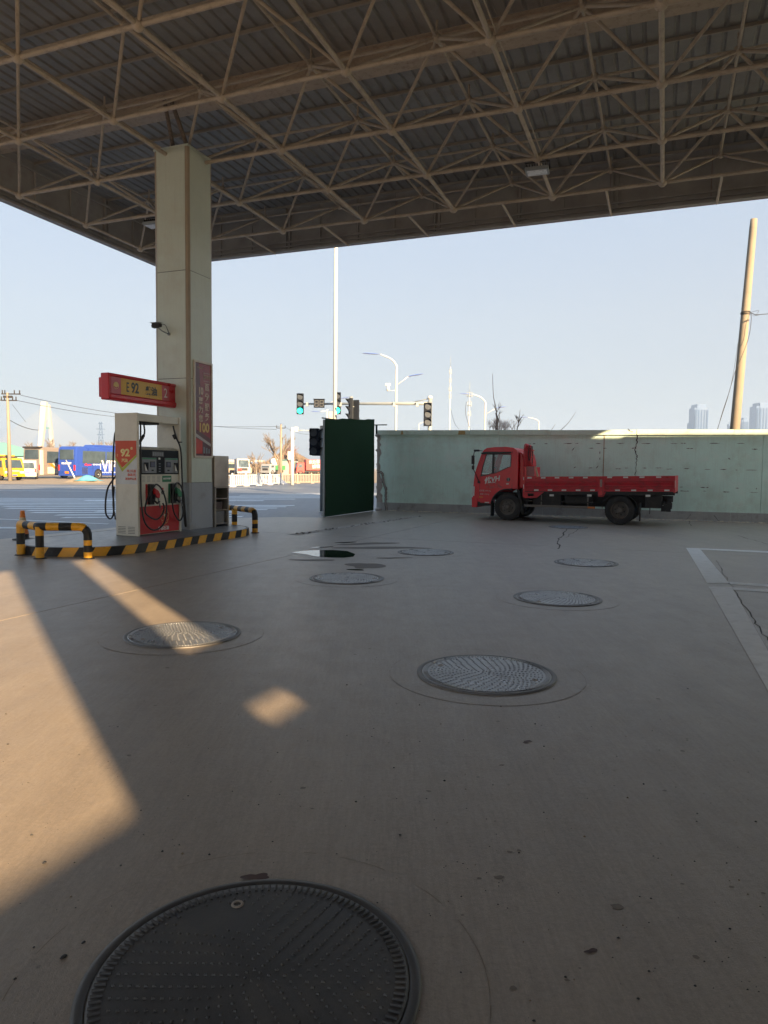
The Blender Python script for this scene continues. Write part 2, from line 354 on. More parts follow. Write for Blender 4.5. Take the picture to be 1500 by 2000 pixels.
def arcpts(c, r, a0, a1, n, f): return [f(c[0]+r*math.cos(a0+(a1-a0)*k/n), c[1]+r*math.sin(a0+(a1-a0)*k/n)) for k in range(n+1)]
def circ(cx, cy, r, n=20, a=0): return [(cx+r*math.cos(a+2*math.pi*k/n), cy+r*math.sin(a+2*math.pi*k/n)) for k in range(n)]
def smooth(pts, n=6):
    pts = [Vector(p) for p in pts]; P = [pts[0]]+pts+[pts[-1]]; out = []
    for k in range(1, len(P)-2):
        for q in range(n):
            t = q/n; a, b, c, d = P[k-1], P[k], P[k+1], P[k+2]
            out.append(.5*((2*b)+(c-a)*t+(2*a-5*b+4*c-d)*t*t+(3*b-a-3*c+d)*t**3))
    return out+[pts[-1]]

# ================================================================== SETTING
# land far out to the horizon
struct(MB().face([(-6000, -3000, -.03), (6000, -3000, -.03), (6000, 7000, -.03), (-6000, 7000, -.03)]), 'ground', M_DUST)
def poly(pts, z, name, m, th=0.):
    mb = MB()
    if th: mb.prism([(p[0], p[1]) for p in pts], z-th, z, 'Z')
    else: mb.face([(p[0], p[1], z) for p in pts])
    return struct(mb, name, m)
poly([(-160, -60), (60, -60), (60, 150), (-160, 150)], -.022, 'road', M_ASPH)
lot = [G(-700, 949), G(0, 945), G(230, 946.5), G(330, 948), (-12, 58), (-9, 66), (-6, 74), (60, 85), (300, 400), (-400, 600)]
poly(lot, -.018, 'sandy_lot', M_SAND)
# forecourt slabs, joints left open between them
g = .007
JI, JJ = -5.9, 14.25
def slab(pts): 
    mb = MB().prism([tuple(W(i, j)[:2]) for i, j in pts], -.0215, 0, 'Z'); return struct(mb, 'concrete_slab', M_CONC)
slab([(-12.4, -22), (JI-g, -22), (JI-g, JJ-g), (-12.4, JJ-g)])
slab([(JI+g, -22), (40, -22), (40, JJ-g), (JI+g, JJ-g)])
slab([(-12.4, JJ+g), (JI-g, JJ+g), (JI-g, 24.5), (-9.5, 24.5), (-9.6, 19.25), (-10.7, 18.9), (-11.7, 17.9), (-12.4, 16.6)])
slab([(JI+g, JJ+g), (40, JJ+g), (40, 24.5), (JI+g, 24.5)])

# painted bay lines at the right
def strip(pts, wd, z, name, m, jitter=0., dash=None, thick=0.0):
    mb = MB(); pts = [Vector((p[0], p[1], 0)) for p in pts]
    for k in range(len(pts)-1):
        a, b = pts[k], pts[k+1]; d = (b-a).normalized(); n_ = Vector((-d.y, d.x, 0))*wd/2
        mb.face([(a-n_)+Vector((0, 0, z)), (b-n_)+Vector((0, 0, z)), (b+n_)+Vector((0, 0, z)), (a+n_)+Vector((0, 0, z))])
    return struct(mb, name, m)
def wl(i0, j0, i1, j1): return [W(i0, j0), W(i1, j1)]
i_of = lambda a: (a-6.1064)*2.42
j_of = lambda b: (b+3.1072)*2.143
def gq(mb, pts, z=.004): mb.face([G(x, y, z) for x, y in pts])
ln = MB(); gq(ln, [(1340, 1070), (1366, 1070.5), (1424, 1138.5), (1381, 1139)]); gq(ln, [(1366.5, 1070.5), (1800, 1090), (1800, 1094), (1369, 1073.5)]); gq(ln, [(1424.3, 1136.5), (1800, 1160), (1800, 1167), (1427, 1141)])
struct(ln, 'bay_marking', M_PAINTW)
ln = MB(); a_, b_, c_, d_ = G(1384, 1146), G(1429, 1147), G(1500, 1272), G(1500, 1350)
ln.face([Vector((p.x, p.y, .004)) for p in (a_, b_, b_+(c_-b_)*1.8, a_+(d_-a_)*1.6)]); gq(ln, [(1429.5, 1147), (1800, 1170), (1800, 1178), (1433, 1152)])
struct(ln, 'bay_marking', M_PAINTW)

# road paint
def zebra(x0, x1, y, wd, sk=0.0, z=-.018, n='zebra_stripe'):
    struct(MB().face([(x0, y, z), (x1, y+sk, z), (x1, y+wd+sk, z), (x0, y+wd, z)]), n, M_ROADW)
for k in range(12):
    zebra(-19.5+k*.95-(k % 2)*.3, -8.2+k*.35, 31.6-k*1.02, .45, 1.2)
zebra(-24, -7.2, 24.6, .17, -6.2, n='lane_line')
zebra(-16, -8.6, 17.3, .42, -.5, n='lane_line'); zebra(-20, -9.2, 16.35, .18, .25, n='lane_line')
for k in range(5): zebra(-9.6+k*.3, -4.4+k*.2, 23.4+k*1.0, .45, .9)
for k in range(7): zebra(-13+k*1.3, -5.5+k*1.2, 30.5+k*1.9, .55, 1.6)
for k in range(3): zebra(-40+k*5, -10+k*2, 40+k*5, .3, 2.5, n='lane_line')

# cracks in the slabs: thin dark broken ribbons
def crack(pts, wd, name='slab_crack', z=.002, m=M_CRACK, seed=1, n=9, amp=.035):
    rnd = random.Random(seed); P = []
    for k in range(len(pts)-1):
        a, b = Vector(pts[k]), Vector(pts[k+1]); d = (b-a); nn = Vector((-d.y, d.x, 0)).normalized()
        for q in range(n): P.append(a+d*q/n+nn*rnd.uniform(-amp, amp))
    P.append(Vector(pts[-1])); mb = MB(); L = []; Rr = []
    for k, p in enumerate(P):
        d = (P[min(k+1, len(P)-1)]-P[max(0, k-1)]); nn = Vector((-d.y, d.x, 0)).normalized()*wd*.5*rnd.uniform(.35, 1.3)
        L.append(p+nn); Rr.append(p-nn)
    for k in range(len(P)-1): mb.face([(*L[k][:2], z), (*L[k+1][:2], z), (*Rr[k+1][:2], z), (*Rr[k][:2], z)])
    return struct(mb, name, m)
crack([G(1400, 1095), G(1425, 1140), G(1468, 1205), G(1500, 1250), G(1530, 1290)], .012, seed=3, amp=.02)
crack([G(1110, 1033), G(1092, 1052), G(1090, 1072)], .03, seed=4); crack([G(1130, 1032), G(1105, 1050)], .02, seed=5)
crack([G(1440, 1046), G(1500, 1063)], .02, seed=6)
crack([G(1340, 1008, 0), G(1350, 1027)], .03, seed=9)
# rubble gutter strip across the forecourt
def rubble_line(a, b, n, wd, name, m, smin, smax, seed):
    rnd = random.Random(seed); mb = MB(); a = Vector(a); b = Vector(b); d = b-a; nn = Vector((-d.y, d.x, 0)).normalized()
    for k in range(n):
        p = a+d*rnd.random()+nn*rnd.uniform(-wd, wd); r = rnd.uniform(smin, smax)
        vs = [(p.x+r*rnd.uniform(.6, 1.2)*x, p.y+r*rnd.uniform(.6, 1.2)*y, max(0, z*r*.6)) for x, y, z in ((1, 0, 0), (.3, .9, 0), (-.9, .5, 0), (-.7, -.7, 0), (.5, -.9, 0), (.1, .1, 1))]
        mb.add(vs, [(0, 1, 5), (1, 2, 5), (2, 3, 5), (3, 4, 5), (4, 0, 5)])
    o = mb.build(name, m, fix=False); tag(o, kind='stuff'); return o
sA, sB = G(572, 1045), G(822, 1008)
nrm = Vector((-(sB-sA).y, (sB-sA).x, 0)).normalized()
struct(MB().face([sA-nrm*.13+Vector((0, 0, .003)), sB-nrm*.10+Vector((0, 0, .003)), sB+nrm*.12+Vector((0, 0, .003)), sA+nrm*.15+Vector((0, 0, .003))]), 'broken_joint_filling', M_CEM)
tag(rubble_line(sA, sB, 90, .10, 'broken_concrete_chips', M_CHIP, .015, .05, 11), 'line of broken dark concrete chips across the driveway near the green panel', 'rubble')

# puddles and damp stains
def blob(cx, cy, rx, ry, rot, z, name, m, seed, amp=.2, n=40, **kw):
    rnd = random.Random(seed); ph = [rnd.uniform(0, 6.28) for _ in range(5)]; mb = MB(); pts = []
    for k in range(n):
        a = 2*math.pi*k/n; rr = 1+amp*sum(math.sin(a*(q+2)+ph[q])/(q+1.5) for q in range(5))
        x, y = rx*rr*math.cos(a), ry*rr*math.sin(a)
        pts.append((cx+x*math.cos(rot)-y*math.sin(rot), cy+x*math.sin(rot)+y*math.cos(rot), z))
    mb.face(pts); return struct(mb, name, m, **kw)
def gz(px, py): p = G(px, py); return p.x, p.y
pud = [(568, 1079), (590, 1076), (612, 1074.5), (650, 1074), (678, 1076), (694, 1082), (690, 1087), (672, 1089), (640, 1088.5), (612, 1086), (600, 1083)]
struct(MB().face([G(x, y, .004) for x, y in pud]), 'puddle', M_WATER)
x, y = gz(694, 1113); blob(x, y, .14, .05, -.1, .004, 'puddle', M_WATER, 5)
x, y = gz(676, 1059.5); blob(x, y, .20, .07, .35, .004, 'puddle', M_WATER, 8)
x, y = gz(628, 1069); blob(x, y, .22, .05, .5, .004, 'puddle', M_WATER, 9, .3)
for (px, py, rx, ry, rt, sd_) in ((745, 1070, .75, .22, .1, 3), (768, 1090, .25, .10, .2, 4), (612, 1094, .45, .08, 0, 6), (715, 1105, .25, .35, .2, 7), (720, 1062, .6, .18, .5, 12)):
    x, y = gz(px, py); blob(x, y, rx, ry, rt, .002, 'damp_stain', M_DAMP, sd_, .28)
x, y = gz(500, 1716); blob(x, y, .045, .022, 0, .0075, 'oil_stain', mat('rust_oil', (.06, .03, .025), .6), 21, .3)
for px, py, r_ in ((1155, 1858, .02), (980, 1495, .012), (1030, 1449, .03)): x, y = gz(px, py); blob(x, y, r_, r_*.5, .3, .002, 'oil_stain', MATS['rust_oil'], int(px), .3)

# grit on the concrete
rnd = random.Random(3); mb = MB(); mb2 = MB()
for k in range(420):
    py = 1240+760*rnd.random()**.9; px = rnd.uniform(-40, 1540); p = G(px, py)
    r = rnd.choice((.0025, .003, .0035, .004, .006))*rnd.uniform(.6, 1.3)
    a = rnd.uniform(0, 6.28); e = rnd.uniform(.4, 1)
    vs = [(p.x+r*math.cos(a+q*1.256)*(1 if q % 2 else e), p.y+r*math.sin(a+q*1.256)*e, .001) for q in range(5)]+[(p.x, p.y, .001+r*.7)]
    (mb if rnd.random() < .75 else mb2).add(vs, [(0, 1, 5), (1, 2, 5), (2, 3, 5), (3, 4, 5), (4, 0, 5)])
tag(mb.build('grit', M_PEB, fix=False), 'small dark grit scattered over the shaded concrete', 'grit', kind='stuff')
tag(mb2.build('leaf_crumbs', M_LEAF, fix=False), 'tiny brown leaf crumbs lying on the concrete', 'debris', kind='stuff')
mb = MB(); rnd = random.Random(44)
for k in range(90):
    py = 1090+900*rnd.random()**1.3; px = rnd.uniform(-30, 1530); p = G(px, py); r0 = rnd.choice((.005, .006, .008, .01, .013, .02))*rnd.uniform(.6, 1.2); a0 = rnd.uniform(0, 6.28)
    mb.face([(p.x+r0*rnd.uniform(.7, 1.2)*math.cos(q*.785+a0), p.y+r0*rnd.uniform(.5, .9)*math.sin(q*.785+a0), .0012) for q in range(8)])
tag(mb.build('oil_drips', M_DRIP, None, fix=False), 'scattered dark oil drips on the concrete', 'stain', kind='stuff')
def pebble(px, py, r, lab):
    p = G(px, py); mb = MB(); mb.lathe([(0.0001, 0), (r*.8, .0), (r, r*.25), (r*.7, r*.6), (.0001, r*.7)], n=9)
    o = mb.build('pebble', M_PEB); o.location = p; o.scale = (1, .6, 1); o.rotation_euler = (0, 0, R(60)); tag(o, lab, 'pebble')
pebble(124, 1871, .0125, 'largest dark oval pebble lying left of the nearest lid')
pebble(163, 1842, .008, 'smaller dark pebble beside the larger one left of the nearest lid')
pebble(87, 1686, .009, 'dark flat pebble just inside the shade edge at lower left')

# far land: hill, woods, skyline handled further down

# ================================================================== CANOPY
qy, qp, qr, cx_, cy_, Hc, ASP, S_ = -.3747, -.0517, .0156, 6.1064, -2.7514, 2.7447, .8855, 2.42
ga = cam_axes(qy, qp, qr)
Mg = Matrix([[sum((cr, cu, cf)[k][a]*ga[k][b] for k in range(3)) for b in range(3)] for a in range(3)])
CY = ASP*S_
def cpt(a, b, h=0): return Vector((a*S_, b*CY, h))               # canopy local metres
orig = Vector((0, 0, EYE)) + Mg @ Vector((-cx_*S_, -cy_*S_, Hc*S_))
canopy = bpy.data.objects.new('canopy', None); COL.objects.link(canopy)
canopy.matrix_world = Matrix.Translation(orig) @ Mg.to_4x4()
tag(canopy, 'large dark petrol station canopy with cream steel space frame over the forecourt', 'canopy')
TOPH = .87
A0, A1, B0, B1 = -.3, 10.3, -6.9, 5.8
cw = canopy.matrix_world.copy(); cwi = cam.matrix_world.inverted()
def inview(p):
    q = cwi @ (cw @ p)
    if q.z > -.1: return False
    x = 750+FPX*q.x/-q.z; y = 1000-FPX*q.y/-q.z
    return -60 < x < 1560 and -60 < y < 620
um = {}
def unit_tube(r, n=8):
    if r not in um:
        me = MB().tube([(0, 0, 0), (0, 0, 1)], r, n, M_TRUSS, caps=False).mesh('strut'); um[r] = me
    return um[r]
far = MB()
def member(name, p, q, r):
    vis = inview(p) or inview(q) or inview((p+q)/2)
    if vis:
        o = bpy.data.objects.new(name, unit_tube(r)); COL.objects.link(o); o.parent = canopy; d = q-p
        o.matrix_parent_inverse = Matrix.Identity(4)
        o.location = p; o.rotation_mode = 'QUATERNION'; o.rotation_quaternion = d.to_track_quat('Z', 'Y'); o.scale = (1, 1, d.length)
    else: far.tube([p, q], r, 5, M_TRUSS, caps=False)
nodeme = MB().lathe([(.0001, -.1), (.05, -.087), (.087, -.05), (.1, 0), (.087, .05), (.05, .087), (.0001, .1)], n=12, m=M_TRUSS).mesh('node')
def node(p, s):
    if inview(p):
        o = bpy.data.objects.new('frame_node', nodeme); COL.objects.link(o); o.parent = canopy; o.location = p; o.scale = (s, s, s)
    else: far.box(p.x-.07, p.x+.07, p.y-.07, p.y+.07, p.z-.07, p.z+.07, M_TRUSS)
for a in range(0, 11):
    for b in range(-6, 6):
        node(cpt(a, b), 1.0)
        if a < 10: member('bottom_chord', cpt(a, b), cpt(a+1, b), .042)
        if b < 5: member('bottom_chord', cpt(a, b), cpt(a, b+1), .042)
for a in range(0, 10):
    for b in range(-7, 6):
        t = cpt(a+.5, b+.5, TOPH); node(t, .85)
        if a < 9: member('top_chord', t, cpt(a+1.5, b+.5, TOPH), .029)
        if b < 5: member('top_chord', t, cpt(a+.5, b+1.5, TOPH), .029)
        for da in (0, 1):
            for db in (0, 1):
                if -6 <= b+db <= 5: member('brace', cpt(a+da, b+db), t, .031)
    member('fascia_stub', cpt(a+.5, 5), cpt(a+.5, 5.78, -.02), .029)
far.build('rear_space_frame', None, canopy, fix=False, kind='stuff')
MB().tube([cpt(5.04, -5, .04), cpt(5.04, 3.95, .04)], .014, 6, M_TRUSS).build('lamp_conduit', None, canopy, fix=False)
# standoffs + purlins
PZ = 1.17
so_ = MB()
for a in range(0, 10):
    for b in range(-7, 6): so_.tube([cpt(a+.5, b+.5, TOPH+.05), cpt(a+.5, b+.5, PZ)], .022, 6, M_TRUSS)
so_.build('purlin_posts', None, canopy, fix=False, kind='stuff')
for b in [2.17-.6*k for k in range(15)]+[3.5, 4.1, 4.7, 5.3, 5.72]:
    if b < -6.8: continue
    y = b*CY; x0, x1 = A0*S_+.05, A1*S_-.05
    MB().box(x0, x1, y-.018, y+.018, PZ+.07, PZ+.08).box(x0, x1, y-.018, y-.012, PZ+.0801, PZ+.13).box(x0, x1, y-.0119, y+.018, PZ+.12, PZ+.13).build('purlin', M_PURL, canopy, fix=False)
# ribbed roof sheets, 0.86 m wide each
SH = PZ+.134
def sheet(x0, x1, y0, y1, dz):
    mb = MB(); nrib = 4; pitch = (x1-x0)/nrib
    for k in range(nrib):
        xs = x0+k*pitch; prof = [(0, 0), (pitch-.09, 0), (pitch-.065, .035), (pitch-.025, .035), (pitch, 0)]
        for q in range(4):
            (u0, z0), (u1, z1) = prof[q], prof[q+1]
            mb.face([(xs+u0, y0, SH+z0+dz), (xs+u1, y0, SH+z1+dz), (xs+u1, y1, SH+z1+dz), (xs+u0, y1, SH+z0+dz)])
    mb.face([(x0, y0, SH+.06+dz), (x1, y0, SH+.06+dz), (x1, y1, SH+.06+dz), (x0, y1, SH+.06+dz)])
    return mb
NS = 24; X0, X1 = A0*S_+.02, A1*S_-.02
for k in range(NS):
    xa, xb = X0+(X1-X0)*k/NS, X0+(X1-X0)*(k+1)/NS
    dz = random.uniform(0, .006)
    sheet(xa, xb-.004, B0*CY+.03, 2.8*CY, dz).build('roof_sheet', M_SHEET, canopy, fix=False)
    sheet(xa, xb-.004, 2.9*CY, B1*CY-.03, dz).build('roof_sheet', M_SHEET, canopy, fix=False)
# valley gutter
gy0, gy1 = 2.72*CY, 2.94*CY
MB().box(X0, X1, gy0, gy1, .98, .99).box(X0, X1, gy0, gy0+.01, .9901, 1.24).box(X0, X1, gy1-.01, gy1, .9901, 1.24).box(X0, X1, gy0-.09, gy0-.001, 1.225, 1.24).box(X0, X1, gy1+.001, gy1+.09, 1.225, 1.24).build('gutter', M_GUTTER, canopy)
# fascia: panels, stiffeners, rails, bottom trims
FH0, FH1 = .0, 1.75
def fascia(p, q, inward, vis=True):
    d = (q-p); L = d.length; d.normalize(); n_ = max(1, round(L/2.42)); ang = math.atan2(d.y, d.x)
    e = bpy.data.objects.new('fascia', None); COL.objects.link(e); e.parent = canopy; e.location = p; e.rotation_euler = (0, 0, ang)
    s = inward
    for k in range(n_):
        x0, x1 = L*k/n_, L*(k+1)/n_
        MB().box(x0+.004, x1-.004, -.03*s if s > 0 else 0, 0 if s > 0 else .03, FH0+.06, FH1).build('fascia_panel', M_FASC, e)
        for xx in ((x0+.04,) if k % 2 else (x0+.03, x0+.16)):
            MB().box(xx, xx+.05, min(.002*s, .07*s), max(.002*s, .07*s), FH0+.1, FH1-.05).build('stiffener', M_FASC, e)
        xm = (x0+x1)/2
        MB().box(xm, xm+.04, min(.002*s, .05*s), max(.002*s, .05*s), FH0+.1, FH1-.1).build('stiffener', M_FASC, e)
    MB().box(0, L, min(-.04*s, .12*s), max(-.04*s, .12*s), FH0, FH0+.058).build('bottom_trim', M_FASC, e)
    MB().box(0, L, min(-.045*s, -.06*s), max(-.045*s, -.06*s), FH0-.004, FH1).build('outer_facing', M_FASCR, e)
    MB().box(0, L, min(.072*s, .12*s), max(.072*s, .12*s), FH0+.24, FH0+.29).build('fascia_rail', M_FASC, e)
    MB().box(0, L, min(.072*s, .11*s), max(.072*s, .11*s), FH0+.12, FH0+.15).build('fascia_rail', M_FASC, e)
    MB().box(0, L, min(.072*s, .12*s), max(.072*s, .12*s), 1.05, 1.10).build('fascia_rail', M_FASC, e)
fascia(cpt(A0, B1), cpt(A1, B1), -1)
fascia(cpt(A0, B0), cpt(A0, B1), -1)
fascia(cpt(A1, B0), cpt(A1, B1), 1)
fascia(cpt(A0, B0), cpt(A1, B0), 1)

# columns
def column(i0, j0, label, detailed=False):
    e = thing('canopy_column', W(i0, j0), GI, label, 'column', 'clad columns carrying the canopy')
    w2, c, t = .435, .075, .15
    oct_ = lambda k: [(-w2+c, -w2-k), (w2-c, -w2-k), (w2+k, -w2+c), (w2+k, w2-c), (w2-c, w2+k), (-w2+c, w2+k), (-w2-k, w2-c), (-w2-k, -w2+c)]
    base = .0 if not detailed else t
    heights = [(base, 1.155, M_COLG), (1.157, 3.36, M_COLP), (3.366, 5.60, M_COLP), (5.606, 8.12, M_COLP)]
    core = MB().prism([(x*.975, y*.975) for x, y in oct_(0)], base, 8.1, 'Z').build('core', M_BLACK, e)
    for z0, z1, m in heights:
        for k in range(4):
            p0, p1 = [((-w2+c, -w2), (w2-c, -w2)), ((w2, -w2+c), (w2, w2-c)), ((w2-c, w2), (-w2+c, w2)), ((-w2, w2-c), (-w2, -w2+c))][k]
            n_ = [(0, 1), (-1, 0), (0, -1), (1, 0)][k]
            q = [(p0[0], p0[1]), (p1[0], p1[1]), (p1[0]+n_[0]*.02, p1[1]+n_[1]*.02), (p0[0]+n_[0]*.02, p0[1]+n_[1]*.02)]
            MB().prism(q, z0+.003, z1-.003, 'Z').build('clad_panel', m, e)
    for sx, sy in ((1, -1), (1, 1), (-1, 1), (-1, -1)):
        for z0, z1, m in ((base, 1.155, M_COLG), (1.157, 8.12, M_COLE)):
            q = [(sx*(w2-c+.004), sy*(w2-.001)), (sx*(w2-.02), sy*(w2-.018)), (sx*(w2-.001), sy*(w2-c+.004)), (sx*(w2-c), sy*(w2-c))]
            MB().prism(q, z0, z1, 'Z').build('corner_trim', m, e)
    MB().box(-w2-.003, w2+.003, -w2-.003, w2+.003, 8.121, 8.16).build('cap', M_COLP, e)
    return e
cI, cJ = -9.37-.435, 12.53+.435
col1 = column(cI, cJ, 'pale green clad canopy column beside the fuel dispenser, bearing poster and sign', True)
column(cI+6*S_, cJ, 'canopy column on the right outside the picture, level with the dispenser column')
column(cI, cJ-6*2.143, 'rear canopy column on the left behind the photographer')
column(cI+6*S_, cJ-6*2.143, 'rear canopy column on the right behind the photographer')
# props from column head to the gutter
for dx in (-.15, .22):
    MB().tube([W(cI+dx, cJ-.1, 8.16), W(cI+dx*.4, cJ-.55, 9.1)], .045, 6).build('gutter_prop', mat('peeling_prop', (.20, .16, .13), .8, var=.4, scale=25), None)
for o in [o for o in COL.objects if o.name.startswith('gutter_prop')]: o.parent = canopy; o.matrix_parent_inverse = cw.inverted()

# floodlights
def flood(p, lab):
    e = thing('floodlight', p, GI+R(4), lab, 'floodlight', 'floodlights under the canopy')
    MB().box(-.24, .24, -.17, .17, -.07, 0).build('housing', M_GALV, e, bevel=.01)
    MB().box(-.20, .20, -.13, .13, -.078, -.071).build('lens', M_LENS, e)
    for k in range(8): MB().box(-.21+k*.055, -.20+k*.055, -.15, .15, .001, .06).build('cooling_fin', M_CHAS, e)
    MB().tube([(-.25, 0, -.03), (-.25, 0, .14), (.25, 0, .14), (.25, 0, -.03)], .012, 5).build('bracket', M_CHAS, e)
p = cw @ cpt(5, 4, -.22); fl = p + Vector((0, 0, 0))
flood(fl, 'grey rectangular floodlight hanging below the middle of the space frame')
flood(D(303, 436, 17.6), 'floodlight half hidden behind the left edge of the column')

# ================================================================== PUMP ISLAND
ISZ = .15
def island():
    e = thing('pump_island', W(-9.6, 11.5), GI, 'raised rounded concrete pump island with black and yellow striped kerb', 'pump island')
    # outline in local coords, counter clockwise
    r = 1.2; pts = []
    for k in range(25): a = math.pi+math.pi*k/24; pts.append((r*math.cos(a), -1.55+1.2*math.sin(a)))
    for k in range(1, 8): pts.append((r+.02*math.sin(k), -1.55+3.1*k/8))
    for k in range(25): a = math.pi*k/24; pts.append((r*math.cos(a)-.02, 1.55+1.15*math.sin(a)))
    for k in range(1, 8): pts.append((-r, 1.55-3.1*k/8))
    N = len(pts); seg = [0]
    for k in range(N): a, b = pts[k], pts[(k+1) % N]; seg.append(seg[-1]+math.hypot(b[0]-a[0], b[1]-a[1]))
    T = seg[-1]
    def at(s):
        s %= T
        for k in range(N):
            if seg[k+1] >= s: f = (s-seg[k])/(seg[k+1]-seg[k]); a, b = pts[k], pts[(k+1) % N]; return (a[0]+(b[0]-a[0])*f, a[1]+(b[1]-a[1])*f)
        return pts[0]
    MB().prism([(x*.97, y*.98) for x, y in pts], 0, ISZ-.012, 'Z').build('core', M_ISLT, e)
    MB().prism([(x*.955, y*.965) for x, y in pts], ISZ-.0119, ISZ, 'Z').build('deck', M_ISLT, e)
    ns = 54; q = MB(); sl = .09
    for k in range(ns):
        s0, s1 = T*k/ns, T*(k+1)/ns; m = M_YEL if k % 2 else M_BLK; ss = 4; zz = [0, ISZ*.33, ISZ*.66, ISZ]
        for a in range(ss):
            for b in range(3):
                f = lambda u, z: (lambda p: (p[0]*(1-.006*z/ISZ), p[1]*(1-.006*z/ISZ), z))(at(s0+(s1-s0)*u+sl*z/ISZ))
                q.face([f(a/ss, zz[b]), f((a+1)/ss, zz[b]), f((a+1)/ss, zz[b+1]), f(a/ss, zz[b+1])], m)
    for k in range(N):
        a, b = pts[k], pts[(k+1) % N]
        q.face([(a[0]*.994, a[1]*.994, ISZ), (b[0]*.994, b[1]*.994, ISZ), (b[0]*.955, b[1]*.965, ISZ+.002), (a[0]*.955, a[1]*.965, ISZ+.002)], M_BLK)
    q.build('striped_kerb', None, e, fix=False)
    return e
island()

# ------------------------------------------------------------------ dispenser
dsp = thing('fuel_dispenser', W(-9.33, 10.885, ISZ), GI, 'tall cream and red double hose fuel dispenser on the striped island', 'fuel dispenser')
TP = 2.36
# side pillars (x: -.54 .. 0, y along)
for y0 in (0, 1.26):
    MB().box(-.54, .0, y0, y0+.06, 0, TP).build('side_pillar', M_DISP, dsp, bevel=.012)
lv = MB()
for k in range(5):
    for x0, x1 in ((-.48, -.30), (-.24, -.08)): lv.box(x0, x1, -.004, .001, .05+k*.03, .058+k*.03)
lv.build('vent_slots', M_CHAS, dsp)
MB().box(-.50, -.02, .061, 1.259, TP-.15, TP-.005).build('top_beam', M_DISP, dsp, bevel=.01)
MB().box(-.44, -.10, .12, .75, TP-.19, TP-.151).build('hose_manifold', M_CHAS, dsp)
MB().prism([(-.50, 0.02), (-.03, .02), (-.03, 1.66), (-.08, 1.70), (-.45, 1.70), (-.50, 1.66)], .061, 1.259, 'Y').build('cabinet', M_DISP, dsp)
MB().prism([(-.47, 1.701), (-.06, 1.701), (-.12, 1.73), (-.41, 1.73)], .08, 1.24, 'Y').build('hood', M_DISP, dsp)
for sx, fx in ((0, -.029), (1, -.501)):          # the two faces: panels
    s = 1 if sx == 0 else -1
    X = lambda d: fx+s*d
    bx = lambda d0, d1, y0, y1, z0, z1, m, nm, **k: MB().box(min(X(d0), X(d1)), max(X(d0), X(d1)), y0, y1, z0, z1).build(nm, m, dsp, **k)
    bx(.0, .014, .07, 1.25, 1.19, 1.67, M_DKPAN, 'display_fascia')
    bx(.0, .012, .07, 1.25, .03, .565, M_DISPR, 'red_lower_panel')
    bx(.0, .008, .07, 1.25, .57, 1.015, M_DISP, 'nozzle_panel')
    bx(.0, .012, .07, 1.25, 1.022, 1.183, M_DISP, 'louvre_panel')
    lm = MB()
    for a in range(4):
        for b in range(5): lm.box(min(X(.012), X(.015)), max(X(.012), X(.015)), .14+a*.145, .23+a*.145, 1.045+b*.026, 1.051+b*.026)
    lm.build('louvre_slots', M_GREYP, dsp)
    for y0 in (.13, .80):
        bx(.014, .026, y0, y0+.42, 1.215, 1.515, M_GREYP, 'card_terminal', bevel=.01)
        bx(.0265, .03, y0+.01, y0+.41, 1.485, 1.51, M_GREENL, 'green_strip')
        ys = y0+.24 if y0 < .5 else y0+.05
        bx(.0265, .032, ys-.01, ys+.13, 1.33, 1.44, M_DKPAN, 'screen_bezel'); bx(.0325, .035, ys, ys+.12, 1.34, 1.43, M_SCRN, 'screen')
        yw = y0+.05 if y0 < .5 else y0+.28
        MB().prism([(yw, 1.42), (yw+.11, 1.42), (yw+.10, 1.26), (yw+.06, 1.27)], X(.0265), X(.05), 'X').build('card_reader', M_DKPAN, dsp)
        MB().prism([(yw+.0, 1.395), (yw+.012, 1.26), (yw+.075, 1.255)], X(.0505), X(.053), 'X').build('reader_flap', M_WHITE, dsp)
        bx(.0265, .03, ys+.03, ys+.09, 1.255, 1.28, M_DKPAN, 'slot')
    for k in range(5): bx(.0145, .02, .45+k*.065, .50+k*.065, 1.555, 1.625, M_GREYP, 'digit_window')
    bx(.0145, .017, .435, .785, 1.54, 1.64, mat('digit_backing', (.07, .075, .085), .3), 'digit_backing')
    bx(.0145, .022, .62, .67, 1.48, 1.52, M_WHITE, 'white_tab')
    for k in range(4): bx(.0145, .018, .63, .68, 1.24+k*.05, 1.255+k*.05, M_GREYP, 'key_row')
    bx(.0125, .018, .735, 1.01, 1.035, 1.16, M_GREENL, 'green_notice')
    if sx == 0:
        text('油机操作规程', .042, M_WHITE, dsp, (X(.019), .872, 1.10), (R(90), 0, R(90)), 'notice_text', sx=.95, bold=.001)
        text('中国石油', .085, M_WHITE, dsp, (X(.0125), .76, .105), (R(90), 0, R(90)), 'brand_text', bold=.002)
    # flower emblem: ring of petals in outline with sun half
    em = MB(); cy0, cz0 = .80, .345; ra = .115
    for k in range(10):
        a = 2*math.pi*k/10+.31; c = (cy0+ra*.72*math.cos(a), cz0+ra*1.0*math.sin(a)); pp = [(X(.0155), c[0]+ra*.34*math.cos(t), c[1]+ra*.42*math.sin(t)) for t in [a-1.6+3.2*q/8 for q in range(9)]]
        em.tube(pp, .004, 4)
        em.tube([(X(.0155), cy0, cz0), (X(.0155), c[0]-ra*.1*math.cos(a), c[1])], .003, 4)
    em.build('flower_emblem', M_GOLD, dsp)
    MB().prism([(cy0+ra*.3*math.cos(t), cz0+ra*.4*math.sin(t)) for t in [math.pi*q/8 for q in range(9)]], X(.0125), X(.016), 'X').build('emblem_sun', M_WHITE, dsp)
